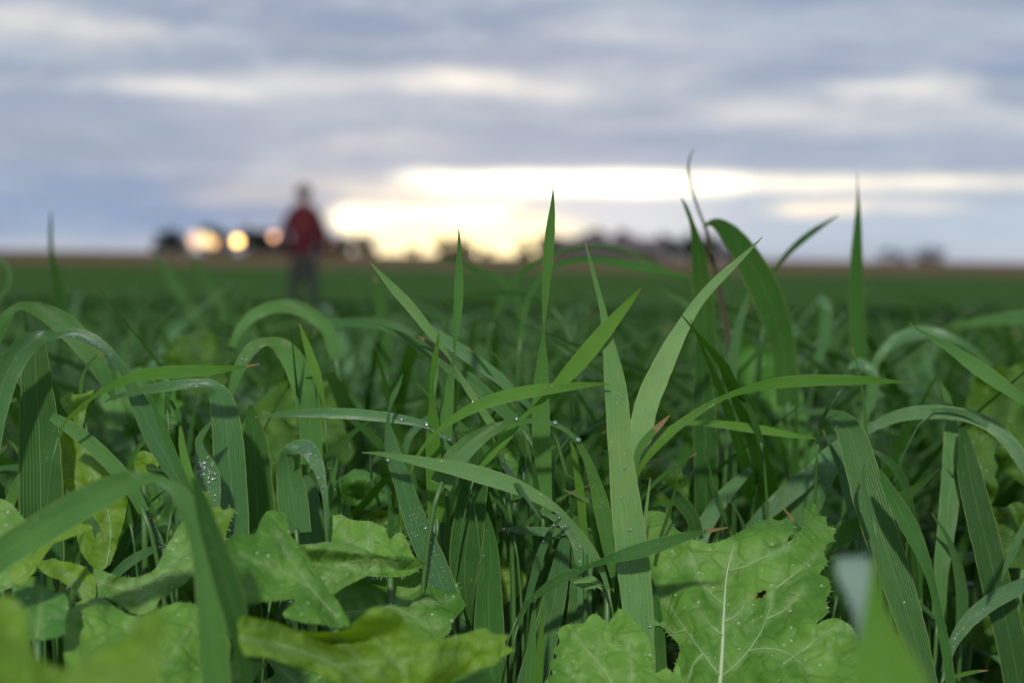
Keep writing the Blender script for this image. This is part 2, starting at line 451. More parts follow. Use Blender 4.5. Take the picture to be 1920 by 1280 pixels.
def far_tree(x, d, wpx, hpx, label, mat, cat='tree', name='field_tree', n=1300):
    base = far_at(x, d); base.z -= 0.3
    s = d / F_PX
    W, H = wpx * s * 1.5, hpx * s * .92
    root = empty(name, base, label, cat, 'trees and bushes along the horizon')
    tr = MB()
    top = base + Vector((rng.uniform(-.1, .1) * W, 0, H * 0.55))
    tr.tube([base, base.lerp(top, .5), top], [H * .05, H * .035, H * .02], 7)
    for k in range(4):
        a = rng.uniform(0, 6.28); st = base.lerp(top, rng.uniform(.4, .9))
        tr.tube([st, st + Vector((math.cos(a) * W * .3, math.sin(a) * W * .3, H * .22))], [H * .02, H * .008], 5)
    link('trunk', tr.mesh('trunk', M_BARK), root)
    cr = MB()
    clumps = [(Vector((rng.uniform(-.36, .36) * W, rng.uniform(-.3, .3) * W, H * rng.uniform(.10, .84))), rng.uniform(.16, .28) * min(W, H)) for _ in range(20)]
    for k in range(n):
        c, r = rng.choice(clumps)
        d3 = Vector((rng.gauss(0, 1), rng.gauss(0, 1), rng.gauss(0, 1))).normalized() * r * rng.uniform(.3, 1.1)
        q = base + c + d3
        q.z = max(q.z, base.z + .05)
        a = Vector((rng.gauss(0, 1), rng.gauss(0, 1), rng.gauss(0, 1))).normalized()
        b2 = a.orthogonal().normalized(); sz = r * rng.uniform(.2, .42)
        i = [cr.vert(q + a * sz), cr.vert(q + b2 * sz * .7), cr.vert(q - a * sz), cr.vert(q - b2 * sz * .7)]
        cr.f.append(tuple(i))
    link('crown', cr.mesh('crown', mat, False), root)

far_tree(322, 330, 48, 52, 'dark rounded tree at the left end of the farm, left of the lamps', M_TREE)
far_tree(408, 345, 46, 56, 'dark tree between the large pinkish lamp and the yellow lamp', M_TREE)
far_tree(482, 345, 52, 54, 'dark tree between the yellow lamp and the person', M_TREE)
far_tree(520, 350, 40, 42, 'low dark tree close left of the person', M_TREE)
far_tree(620, 330, 66, 44, 'olive brown hedge tree just right of the person', M_BUSH)
far_tree(668, 330, 60, 42, 'olive brown hedge tree at the left edge of the sunset glow', M_BUSH)
far_tree(772, 350, 22, 22, 'tiny dark bush low in the sunset glow, left of the round bush', M_TREE, 'bush', 'field_bush', 600)
far_tree(838, 340, 54, 44, 'round dark bush silhouetted in the middle of the sunset glow', M_TREE, 'bush', 'field_bush')
far_tree(872, 345, 34, 34, 'small dark bush behind the thin upright blade in the glow', M_TREE, 'bush', 'field_bush', 700)
far_tree(915, 350, 24, 22, 'tiny bush right of the round bush in the glow', M_TREE, 'bush', 'field_bush', 600)
far_tree(1012, 345, 66, 44, 'low dark tree left of the farmhouse beside the tallest blade', M_TREE)
far_tree(1062, 348, 84, 50, 'dark tree at the left gable of the farmhouse', M_TREE)
far_tree(1138, 350, 92, 62, 'tall dark tree rising behind the farmhouse roof', M_TREE)
far_tree(1196, 350, 86, 56, 'dark tree behind the right end of the farmhouse roof', M_TREE)
far_tree(1270, 335, 78, 52, 'dark tree right of the farmhouse, left of the brown stalk', M_TREE)
far_tree(1322, 338, 78, 54, 'dark tree behind the brown stalk and the dark arching blade', M_TREE)
far_tree(1362, 345, 60, 34, 'low dark tree under the dark arching blade', M_TREE)
far_tree(1680, 360, 44, 28, 'low far bush right of the tall dark spike', M_TREE, 'bush', 'field_bush', 700)
far_tree(1742, 360, 46, 34, 'far bush, the rightmost on the horizon', M_TREE, 'bush', 'field_bush', 700)

M_WALL = plain('barn_wall', (0.055, 0.050, 0.055), 0.8, 0.2, 0.2, 0.4)
M_ROOF = plain('barn_roof', (0.10, 0.082, 0.086), 0.7, 0.3, 0.2, 0.4)
M_GLASS = plain('barn_window', (0.03, 0.035, 0.04), 0.15, 0.6, 0.1, 0.4)

def barn(x0, x1, d, eave_px, ridge_px, label, name='farm_house', wins=4):
    a, b = far_at(x0, d), far_at(x1, d); s = d / F_PX
    W = (b.x - a.x) / 2; D = 4.0; he, hr = eave_px * s, ridge_px * s
    c = Vector(((a.x + b.x) / 2, d, a.z - .3))
    root = empty(name, c, label, 'building')
    wl = MB(); wl.box(c + Vector((0, 0, he / 2)), (W, D, he / 2))
    for sx in (-1, 1):
        i = [wl.vert(c + Vector((sx * W * .995, -D * .98, he))), wl.vert(c + Vector((sx * W * .995, D * .98, he))), wl.vert(c + Vector((sx * W * .995, 0, hr - .1)))]
        wl.f.append(tuple(i))
    link('wall', wl.mesh('wall', M_WALL, False), root)
    rf = MB()
    for sy in (-1, 1):
        q = [Vector((-W - .4, sy * (D + .5), he - .2)), Vector((W + .4, sy * (D + .5), he - .2)), Vector((W + .4, 0, hr)), Vector((-W - .4, 0, hr))]
        lo = [rf.vert(c + v) for v in q]; hi = [rf.vert(c + v + Vector((0, sy * .05, .18))) for v in q]
        rf.f += [tuple(lo), tuple(hi)] + [(lo[k], lo[(k + 1) % 4], hi[(k + 1) % 4], hi[k]) for k in range(4)]
    roof = link('roof', rf.mesh('roof', M_ROOF, False), root)
    ch = MB(); ch.box(c + Vector((W * .5, .3, hr + .3)), (.35, .35, .6))
    link('chimney', ch.mesh('chimney', M_WALL, False), roof)
    for k in range(wins):
        wx = -W + 2 * W * (k + .5) / wins
        if k == wins // 2:
            dm = MB(); dm.box(c + Vector((wx, -D - .04, min(1.0, he * .42))), (.5, .05, min(1.0, he * .42)))
            link('door', dm.mesh('door', M_GLASS, False), root)
        else:
            fm = MB(); fm.box(c + Vector((wx, -D - .04, he * .58)), (.55, .05, .55))
            f = link('window', fm.mesh('window', M_ROOF, False), root)
            pm = MB(); pm.box(c + Vector((wx, -D - .08, he * .58)), (.45, .05, .45))
            link('pane', pm.mesh('pane', M_GLASS, False), f)

barn(1046, 1240, 325, 22, 40, 'long grey farmhouse with a pinkish roof behind the tallest blades')
barn(394, 430, 320, 12, 20, 'small pale shed below the gap between the two brightest lamps', 'farm_shed', 3)

M_POLE = plain('lamp_pole', (0.05, 0.05, 0.05), 0.6, 0.3, 0.1, 2)
def emis(name, c, s):
    m, t, out = material(name)
    e = t.new('ShaderNodeEmission'); e.inputs[0].default_value = rgb(*c); e.inputs[1].default_value = s
    t.l.new(e.outputs[0], out.inputs[0])
    return m
def yard_lamp(x, y, d, rad, c, strength, label):
    base = far_at(x, d); base.z -= .3
    head = P(x, y, 1.0) - CAM
    head = CAM + head * (d / head.y)
    root = empty('yard_lamp', base, label, 'lamp', 'lit yard lamps at the farm')
    b = MB(); b.tube([base, Vector((base.x, d + .4, head.z - rad))], [.12, .08], 8)
    link('pole', b.mesh('pole', M_POLE), root)
    h = MB()
    h.box((head.x, d + .35, head.z), (rad * .8, .12, rad * .8))
    link('housing', h.mesh('housing', M_POLE, False), root)
    g = MB()
    c0 = g.vert((head.x, d + .02, head.z))
    r1 = [g.vert((head.x + rad * math.cos(k * math.pi / 10), d + .1, head.z + rad * math.sin(k * math.pi / 10))) for k in range(20)]
    r2 = [g.vert((head.x + rad * math.cos(k * math.pi / 10), d + .23, head.z + rad * math.sin(k * math.pi / 10))) for k in range(20)]
    for k in range(20):
        g.f.append((c0, r1[(k + 1) % 20], r1[k])); g.f.append((r1[k], r1[(k + 1) % 20], r2[(k + 1) % 20], r2[k]))
    link('lit_lens', g.mesh('lit_lens', emis('lamp_glow', c, strength)), root)

yard_lamp(368, 450, 300, 1.5, (1.0, 0.66, 0.42), 1.7, 'large pinkish white lit yard lamp, leftmost and brightest')
yard_lamp(385, 449, 302, 1.1, (1.0, 0.76, 0.36), 2.4, 'warm white lit yard lamp overlapping the right of the large pinkish one')
yard_lamp(398, 455, 304, .8, (1.0, 0.55, 0.22), 3.0, 'dim orange lit yard lamp at the lower right of the large pinkish one')
yard_lamp(445, 452, 300, .75, (1.0, 0.62, 0.18), 10.0, 'round yellow lit yard lamp between the dark trees')
yard_lamp(513, 443, 300, .65, (1.0, 0.50, 0.28), 3.6, 'dim orange lit yard lamp close left of the person')
yard_lamp(612, 455, 300, .6, (1.0, 0.55, 0.28), 2.6, 'faint orange lit lamp just right of the person')

# ---------------------------------------------------------------- the person
def skin(name, verts, edges, radii, mat, parent, root=0, sub=2):
    me = bpy.data.meshes.new(name)
    me.from_pydata(verts, edges, [])
    me.materials.append(mat)
    o = link(name, me, parent)
    md = o.modifiers.new('skin', 'SKIN'); md.use_smooth_shade = True
    for i, sv in enumerate(me.skin_vertices[0].data):
        r = radii[i]
        sv.radius = (r, r) if not isinstance(r, tuple) else r
        sv.use_root = (i == root)
    sb = o.modifiers.new('sub', 'SUBSURF'); sb.levels = sub; sb.render_levels = sub
    return o

M_MAROON = plain('maroon_fleece', (0.055, 0.006, 0.011), 0.85, 0.2, 0.3, 9)
M_PRINT = plain('rust_print', (0.080, 0.014, 0.012), 0.8, 0.2, 0.2, 30)
M_JEAN = plain('grey_trousers', (0.026, 0.025, 0.026), 0.85, 0.2, 0.25, 12)
M_SKIN = plain('skin', (0.34, 0.19, 0.13), 0.55, 0.4, 0.1, 8)
M_HAIRP = plain('dark_hair', (0.025, 0.022, 0.022), 0.6, 0.4, 0.3, 30)
M_SHOE = plain('shoe', (0.04, 0.035, 0.03), 0.7, 0.3, 0.2, 10)

def person():
    d = 17.0
    rr = ray(569, 484)
    base = Vector((rr.x / rr.y * d, d, ground_z(d)))
    root = empty('person', base, 'person in a maroon sweatshirt and grey trousers standing out in the field', 'person')
    B = lambda *v: tuple(base + Vector(v))
    body_v = [B(0, 0, .94), B(0, 0, 1.10), B(0, .01, 1.30), B(0, .01, 1.43), B(0, .0, 1.50), B(0, -.015, 1.56), B(0, -.02, 1.65), B(0, -.01, 1.725)]
    body_e = [(k, k + 1) for k in range(7)]
    body_r = [(.11, .08), (.10, .08), (.12, .08), (.08, .055), (.055, .055), (.062, .075), (.076, .092), (.05, .06)]
    def limb(path, rad, at):
        i0 = at
        for q, r in zip(path, rad):
            body_v.append(B(*q)); body_r.append(r); body_e.append((i0, len(body_v) - 1)); i0 = len(body_v) - 1
        return i0
    for s in (-1, 1):
        limb([(s * .10, 0, .88), (s * .115, -.01 * s, .68), (s * .12, -.03 * s, .48), (s * .125, .03, .25), (s * .13, .05, .09), (s * .135, -.09, .045)],
             [(.07, .07), (.055, .06), (.045, .05), (.04, .045), (.035, .04), (.04, .03)], 0)
        wr = limb([(s * .15, 0, 1.37), (s * .228, .02, 1.24), (s * .26, .04, 1.10), (s * .20, -.10, 1.02), (s * .15, -.17, .97)],
                  [(.045, .045), (.036, .036), (.032, .032), (.03, .03), (.028, .034)], 3)
        pal = limb([(s * .125, -.20, .945)], [(.03, .02)], wr)
        for f in range(4):
            fx = s * (.125 + (f - 1.5) * .019)
            limb([(fx - s * .008, -.235, .935), (fx - s * .02, -.255 + .004 * f, .915), (fx - s * .03, -.25, .893)], [.0095, .009, .008], pal)
        limb([(s * .10, -.205, .965), (s * .075, -.225, .955)], [.011, .009], pal)
    # nose, ears, chin belong to the same skin
    limb([(0, -.115, 1.635)], [(.014, .014)], 6)
    limb([(0, -.085, 1.575)], [(.03, .02)], 5)
    for s in (-1, 1):
        limb([(s * .085, .0, 1.64)], [(.014, .022)], 6)
    skin('body', body_v, body_e, body_r, M_SKIN, root)
    # clothes
    sv = [B(0, 0, .90), B(0, 0, 1.10), B(0, .005, 1.30), B(0, .01, 1.42), B(0, .012, 1.56)]
    se = [(0, 1), (1, 2), (2, 3), (3, 4)]; sr = [(.16, .125), (.16, .125), (.185, .13), (.14, .10), (.088, .088)]
    for s in (-1, 1):
        i0 = 3
        for q, r in zip([(s * .155, 0, 1.375), (s * .235, .02, 1.24), (s * .268, .04, 1.10), (s * .205, -.10, 1.015), (s * .17, -.145, .985)],
                        [(.085, .085), (.074, .076), (.068, .068), (.058, .058), (.045, .045)]):
            sv.append(B(*q)); sr.append(r); se.append((i0, len(sv) - 1)); i0 = len(sv) - 1
    shirt = skin('sweatshirt', sv, se, sr, M_MAROON, root)
    pr = MB()   # faded print across the back
    for j in range(7):
        for i in range(9):
            a = -.5 + i / 8
            pr.vert(base + Vector((a * .22, 0.140 - .10 * a * a - .02 * abs(j - 3) / 3, 1.20 + j * .026)))
    for j in range(6):
        for i in range(8):
            k = j * 9 + i; pr.f.append((k, k + 1, k + 10, k + 9))
    link('back_print', pr.mesh('back_print', M_PRINT), shirt)
    tv = [B(0, 0, 1.02), B(0, 0, .89)]; te = [(0, 1)]; trr = [(.165, .125), (.16, .12)]
    for s in (-1, 1):
        i0 = 1
        for q, r in zip([(s * .095, 0, .83), (s * .115, -.01 * s, .66), (s * .12, -.03 * s, .48), (s * .125, .03, .25), (s * .13, .045, .10)],
                        [(.095, .10), (.082, .085), (.068, .072), (.062, .066), (.058, .06)]):
            tv.append(B(*q)); trr.append(r); te.append((i0, len(tv) - 1)); i0 = len(tv) - 1
    skin('trousers', tv, te, trr, M_JEAN, root)
    skin('hair', [B(0, .015, 1.59), B(0, .015, 1.67), B(0, .005, 1.745)], [(0, 1), (1, 2)], [(.10, .10), (.118, .12), (.09, .095)], M_HAIRP, root)
    fc = MB()
    for s in (-1, 1):
        fc.box(base + Vector((s * .032, -.108, 1.652)), (.014, .006, .006))
    link('eyes', fc.mesh('eyes', M_HAIRP), root)
    mo = MB(); mo.box(base + Vector((0, -.100, 1.588)), (.025, .006, .005)); link('mouth', mo.mesh('mouth', M_PRINT), root)
    for s in (-1, 1):
        skin('shoe', [B(s * .13, .07, .05), B(s * .135, -.05, .045), B(s * .14, -.15, .035)], [(0, 1), (1, 2)], [(.05, .05), (.052, .045), (.042, .033)], M_SHOE, root)
    # turn the whole figure to face away from the camera
    root.rotation_euler.z = math.pi
    root.scale = (.88, .95, 1.0)
    root['pose'] = 'standing'
person()
# ---------------------------------------------------------------- blades traced one by one
hr = random.Random(21)
ICO = None
def ico_template():
    global ICO
    if ICO is None:
        bm = bmesh.new(); bmesh.ops.create_icosphere(bm, subdivisions=2, radius=1.0)
        ICO = ([v.co.copy() for v in bm.verts], [tuple(v.index for v in f.verts) for f in bm.faces]); bm.free()
    return ICO

def add_drop(mb, pos, nrm, r, flat=0.6):
    vs, fs = ico_template()
    q = nrm.to_track_quat('Z', 'Y').to_matrix()
    k = len(mb.v)
    for v in vs:
        mb.vert(pos + q @ Vector((v.x * r, v.y * r, v.z * r * flat)))
    mb.f += [tuple(k + i for i in f) for f in fs]

def ribbon(pts, depth, fold=0.22, dry=0.0, seg=7, across=6, up0=0.15, wave=0.035):
    """pts: (x, y, width[, up]) from tip to base; up turns the face to the sky (+) or to the ground (-)"""
    n = len(pts)
    if isinstance(depth, (int, float)): depth = (depth, depth)
    dk = [depth[0] + (depth[-1] - depth[0]) * i / (n - 1) for i in range(n)] if len(depth) == 2 else list(depth)
    rows = catmull([(p[0], p[1], p[2], p[3] if len(p) > 3 else up0, dd) for p, dd in zip(pts, dk)], seg)
    mb = MB(); cs = [P(r[0], r[1], r[4]) for r in rows]
    L = 0.0; info = []; ph = hr.uniform(0, 6)
    N = len(rows)
    for i, (x, y, wd, up, d) in enumerate(rows):
        T = (cs[min(i + 1, N - 1)] - cs[max(i - 1, 0)]).normalized()
        V = (cs[i] - CAM).normalized()
        B = T.cross(V)
        if B.length < 1e-5: B = Vector((1, 0, 0))
        B.normalize()
        up = max(-0.85, min(0.85, up))
        Nt = (-V * (1 - abs(up)) + Vector((0, 0, 1)) * up).normalized()
        A = T.cross(Nt)
        if A.length < 1e-4: A = B.copy()
        A.normalize()
        if A.dot(B) < 0: A = -A
        app = max(0.35, abs(A.dot(B)))
        Nn = A.cross(T).normalized()
        if Nn.dot(V) > 0: Nn = -Nn
        h = max(0.5, wd) / 2 * d / F_PX / app * (1 + .05 * noise.noise(Vector((i * .45, ph, 1.3))))
        if i: L += (cs[i] - cs[i - 1]).length
        v = i / (N - 1)
        for k in range(across + 1):
            u = -1 + 2 * k / across
            off = -fold * h * (1 - abs(u) ** 1.3) + wave * h * (math.sin(L * 140 + ph + 2.5 * u) + 2.2 * noise.noise(Vector((L * 260, u * 1.2 + ph, 4.1)))) * abs(u)
            co = cs[i] + A * (u * h) + Nn * off
            dr = 0.0
            if dry > 0: dr = smoothstep(dry * 1.25, dry * 0.45, v)
            j = mb.vert(co, dr); mb.uv[j] = (k / across, L * 10)
        info.append((cs[i], A, Nn, h, L, fold))
    m = across + 1
    for i in range(N - 1):
        for k in range(across):
            a = i * m + k
            mb.f.append((a, a + 1, a + m + 1, a + m))
    return mb, info

BLADES = []
def stem_path(start, bp, tg, foot, n=14):
    c = bp + tg * 0.05 + Vector((0, .004, 0))
    c.z = min(c.z, bp.z - .03)
    f = foot - Vector((0, 0, .01)); out_p = []
    for i in range(n + 1):
        s = i / n
        out_p.append(start * (1 - s) ** 2 + c * (2 * s * (1 - s)) + f * s * s)
    return out_p
def blade(label, depth, pts, mat=None, dry=0.0, dew=0, dew_rng=(0.1, 0.9), fold=0.22, up0=0.15, stem=True, more=None, dew_r=(0.00016, 0.00040)):
    """one grass plant: its leaf (and any further leaves), its stem to the ground, its dew"""
    mat = mat or M_GRASS
    mb, info = ribbon(pts, depth, fold, dry, up0=up0)
    bp = info[-1][0]
    gx, gy = bp.x + hr.uniform(-.025, .025), bp.y + hr.uniform(-.01, .05)
    foot = Vector((gx, gy, ground_z(gy)))
    root = empty('grass_plant', foot, label, 'grass', 'sharp and soft grass blades in the foreground')
    lf = link('leaf', mb.mesh('leaf', mat, True, 'dry'), root)
    tips = [(info, mb)]
    for spec in (more or []):
        mb2, inf2 = ribbon(spec['pts'], spec.get('depth', depth), spec.get('fold', fold), spec.get('dry', 0), up0=spec.get('up0', up0))
        link('leaf', mb2.mesh('leaf', spec.get('mat', mat), True, 'dry'), root)
    if stem:
        s = MB()
        r0 = min(0.0010, max(0.0004, info[-1][3] * 0.7))
        tg = (info[-1][0] - info[-3][0]).normalized()
        start = bp - tg * 0.002
        cp = stem_path(start, bp, tg, foot)
        s.tube(cp, [r0 + (0.0020 - r0) * smoothstep(3, 12, i) for i in range(len(cp))], 6)
        link('stem', s.mesh('stem', M_STEM), root)
    if dew:
        dm = MB()
        for _ in range(int(dew * 2.2)):
            i = int(len(info) * hr.uniform(*dew_rng)); i = min(len(info) - 1, max(0, i))
            c, A, Nn, h, L, fo = info[i]
            u = hr.uniform(-.8, .8)
            r = hr.uniform(*dew_r) * (1.6 if hr.random() < .12 else 1)
            add_drop(dm, c + A * (u * h) + Nn * (-fo * h * (1 - abs(u) ** 1.3) + r * 0.25), Nn, r)
        link('dew_drops', dm.mesh('dew_drops', M_DROP), root, kind='stuff')
    BLADES.append((label, info))
    return root, info

def big_drop(label, info, f, u, r):
    c, A, Nn, h, L, fo = info[int((len(info) - 1) * f)]
    pos = c + A * (u * h) + Nn * (-fo * h * (1 - abs(u) ** 1.3) + r * 0.35)
    mb = MB(); add_drop(mb, Vector((0, 0, 0)), Nn, r, 0.75)
    o = link('water_drop', mb.mesh('water_drop', M_DROP), None)
    o.location = pos
    o['label'] = label; o['category'] = 'water drop'; o['group'] = 'large water drops on the sharp blades'

# ---- centre, in focus
blade('tallest sharp upright blade in the centre, its tip against the bright gap of sky', (.60, .62),
      [(1037, 352, 1), (1036, 385, 8), (1032, 430, 17), (1028, 480, 19), (1024, 530, 15), (1021, 585, 9), (1019, 622, 5), (1017, 670, 18), (1015, 720, 28), (1014, 780, 33), (1016, 860, 34), (1018, 960, 34)], M_GRASS, 0.04, dew=5)
blade('slender sharp upright blade crossing the round dark bush on the horizon', (.60, .61),
      [(860, 428, 1), (861, 455, 6), (861, 500, 13), (860, 545, 17), (858, 590, 15), (853, 640, 8), (850, 680, 4), (845, 712, 14), (838, 760, 24), (832, 830, 30), (830, 920, 32)], M_GRASS, 0.04, dew=6, dew_rng=(.45, .7))
blade('sharp blade leaning up left with its tip just below the horizon left of centre', (.60, .61),
      [(695, 493, 2), (712, 512, 8), (740, 543, 16), (772, 578, 19), (805, 620, 17), (830, 652, 10), (852, 685, 4), (872, 720, 12), (895, 755, 14), (925, 800, 16)], M_PALE, 0.03, dew=5)
b, big_info = blade('widest pale upright blade right of centre, running down to the bottom edge', (.585, .575),
      [(1098, 456, 2), (1108, 495, 7), (1120, 540, 9), (1130, 580, 12), (1136, 615, 17), (1143, 655, 25), (1151, 705, 37), (1157, 755, 43), (1163, 840, 46), (1172, 930, 54), (1183, 1020, 62), (1194, 1120, 60), (1201, 1200, 52), (1208, 1300, 46)],
      M_PALE, 0.03, dew=26, dew_rng=(.5, .98), fold=.10, up0=.05)
blade('bright blade slanting up right across the widest pale blade', (.575, .59),
      [(1201, 541, 2), (1185, 560, 11), (1158, 592, 21), (1122, 635, 30), (1088, 676, 31), (1055, 712, 24), (1025, 742, 13), (1000, 765, 7), (980, 783, 9), (952, 815, 19), (925, 848, 20), (900, 874, 12), (888, 896, 6)], M_YEL, 0.02, fold=.15)
blade('sharp blade arching right with its tip touching the widest pale blade', (.575, .585),
      [(1146, 720, 1.5), (1118, 720, 7), (1080, 723, 14), (1035, 728, 20), (985, 735, 24), (930, 748, 24), (880, 768, 19), (840, 793, 13), (810, 820, 9), (785, 850, 6), (768, 890, 6), (756, 940, 7), (751, 1000, 6)], M_YEL, 0.02, dew=10, up0=.3)
b, c7_info = blade('sharp level blade with its tip pointing left above the folded grey leaf', (.59, .595),
      [(478, 782, 1.5), (510, 778, 7), (560, 775, 13), (610, 774, 18), (665, 776, 20), (720, 781, 19), (765, 788, 17), (800, 797, 13), (828, 815, 9), (850, 838, 6), (872, 880, 6)], M_GLAUC, 0.02, dew=14, dew_rng=(.5, .9), up0=.45)
b, c8_info = blade('blue green twisted blade leaning right with a leaf shaped tip, left of centre', (.585, .58),
      [(755, 700, 1.5), (749, 717, 7), (741, 735, 10), (733, 755, 8), (729, 775, 4), (728, 800, 12), (734, 835, 25), (743, 870, 30), (757, 910, 35), (775, 965, 41), (795, 1015, 45), (818, 1068, 48), (838, 1120, 46)], M_GLAUC, 0, dew=34, dew_rng=(.72, .95))
blade('narrow upright pair of blades with sharp tips between the slanting blades left of centre', (.59, .595),
      [(823, 624, 1.5), (820, 645, 7), (815, 675, 11), (810, 710, 8), (810, 745, 9), (812, 790, 20), (812, 840, 27), (815, 900, 31), (820, 980, 34)], M_YEL, .02,
      more=[dict(pts=[(822, 679, 1.5), (819, 700, 6), (815, 725, 7), (811, 755, 7), (811, 790, 6)], dry=.04, mat=M_PALE)], dew=3)
blade('sharp blade pointing left, sloping down right across the dark broad blade', (.565, .575),
      [(679, 848, 1.5), (710, 850, 7), (755, 858, 14), (805, 868, 21), (860, 879, 28), (915, 894, 32), (965, 911, 29), (1005, 930, 23), (1045, 955, 14), (1070, 980, 12), (1092, 1010, 18), (1110, 1035, 18), (1126, 1062, 12), (1142, 1110, 7)], M_PALE, .02, dew=14, up0=.3)
b, c11_info = blade('arched dark blade bending over right to a drooping tip beside the widest pale blade', (.59, .575, .58, .585, .59, .59, .60, .60, .60, .61, .61, .615, .62, .62, .62)[:2],
      [(1150, 1110, 1.5), (1149, 1085, 8), (1145, 1050, 19), (1138, 1000, 29), (1128, 950, 30), (1116, 905, 23), (1101, 862, 15), (1082, 827, 10, .4), (1058, 804, 8, .5), (1025, 791, 8, .5), (985, 789, 9, .4), (948, 795, 15, -.1), (910, 812, 27, -.3), (875, 838, 38, -.3), (846, 870, 42, -.2), (825, 910, 42, -.1)], M_GRASS, .015, dew=16, dew_rng=(.05, .4))
blade('blade lying across the widest pale blade, brown tip over the big mustard leaf', (.555, .58),
      [(1365, 988, 2), (1345, 992, 5), (1318, 997, 9), (1285, 1006, 17), (1245, 1018, 26), (1205, 1030, 28), (1165, 1041, 22), (1130, 1052, 12), (1100, 1063, 9), (1070, 1075, 18), (1040, 1092, 20), (1010, 1112, 13), (985, 1135, 6), (965, 1165, 4)], M_GRASS, .16, dew=6, up0=.2)
blade('dark broad upright blade with a yellow edge below the left pointing blade', (.60, .60),
      [(897, 820, 4), (896, 850, 22), (893, 890, 44), (884, 940, 56), (877, 1000, 60), (871, 1055, 56), (872, 1105, 38), (878, 1150, 16), (880, 1190, 8), (880, 1250, 7)], M_DARK, 0, fold=.3, up0=0)
blade('broad upright blade standing right of the dark yellow edged one', (.59, .59),
      [(913, 958, 2), (916, 985, 14), (919, 1020, 27), (919, 1060, 37), (917, 1110, 48), (917, 1170, 56), (920, 1240, 58), (922, 1310, 56)], M_GRASS, 0, fold=.2, up0=0, dew=5)
blade('grass spear with a reddish tip standing at the bottom centre', (.58, .58),
      [(1019, 1132, 1.5), (1016, 1165, 8), (1013, 1210, 13), (1010, 1260, 16), (1008, 1310, 16)], M_YEL, .05, up0=0)
blade('narrow spear beside the reddish tipped one at the bottom centre', (.585, .585),
      [(1003, 1118, 2), (1000, 1160, 10), (996, 1220, 17), (992, 1310, 22)], M_GRASS, 0, up0=0)
blade('broad dim upright blade behind the spears at the bottom centre', (.615, .61),
      [(1062, 985, 6), (1056, 1030, 24), (1046, 1090, 38), (1030, 1160, 46), (1008, 1240, 54), (990, 1310, 56)], M_GLAUC, 0, fold=.1)
blade('shadowed upright blade under the folded mustard tip', (.62, .61),
      [(1078, 960, 8), (1084, 1000, 26), (1090, 1060, 36), (1088, 1120, 42), (1084, 1180, 46), (1078, 1300, 46)], M_GRASS, 0, fold=.1)
blade('dim blade at the bottom between the rounded leaf and the big mustard leaf', (.60, .60),
      [(1216, 1080, 10), (1226, 1130, 24), (1234, 1200, 26), (1240, 1310, 26)], M_GRASS, 0)
blade('level blade with a brown end pointing left in the shade at the bottom centre', (.61, .615),
      [(935, 993, 2), (955, 992, 9), (990, 994, 15), (1030, 997, 18), (1065, 996, 12), (1110, 992, 6), (1140, 990, 4)], M_GLAUC, .12, dew=12)
blade('thin blue green blade slanting through the shade left of the widest pale blade', (.60, .605),
      [(1068, 955, 2), (1050, 972, 6), (1032, 998, 11), (1016, 1032, 15), (1005, 1068, 16), (996, 1100, 13), (985, 1135, 9), (968, 1180, 6)], M_GLAUC, 0, dew=8)
blade('blade in shade bending right, spotted with dew, behind the thin slanting one', (.615, .61),
      [(1010, 955, 3), (1035, 968, 12), (1062, 985, 20), (1082, 1010, 28), (1092, 1045, 30), (1096, 1090, 28), (1096, 1150, 26)], M_GLAUC, 0, dew=40, dew_rng=(.3, .7))
blade('tiny thin spear standing behind the top of the widest leaf group', (.60, .60),
      [(1219, 895, 1.5), (1217, 915, 4), (1213, 945, 6), (1210, 975, 6), (1206, 1010, 5)], M_PALE, 0)
blade('thin blade pointing left in the tangle left of the widest pale blade', (.60, .61),
      [(1055, 917, 1.5), (1075, 925, 5), (1100, 937, 8), (1128, 946, 9), (1150, 960, 8)], M_PALE, 0)
blade('narrow bright blade dropping between the arched blade and the widest blade', (.605, .605),
      [(1070, 826, 3), (1076, 850, 9), (1082, 885, 13), (1088, 925, 16), (1092, 965, 15), (1096, 1010, 14)], M_YEL, 0)
blade('soft blade sloping down right behind the slender upright blade', (.66, .66),
      [(780, 598, 2), (800, 612, 12), (840, 640, 20), (885, 672, 24), (930, 705, 22), (970, 740, 14), (1000, 770, 8), (1030, 800, 10)], M_GLAUC, 0, up0=.4)
blade('soft blade with a pale pointed end sloping right from left of centre', (.64, .63),
      [(710, 607, 2), (740, 622, 9), (775, 640, 18), (820, 668, 24), (865, 702, 26), (910, 738, 25), (950, 775, 22), (985, 810, 18)], M_GRASS, 0, up0=.3)
blade('thin reddish tipped blade lying along the soft pale pointed one', (.63, .64),
      [(782, 629, 2), (800, 640, 6), (825, 660, 9), (850, 685, 10), (875, 720, 10), (910, 770, 10)], M_STRAW, .2)
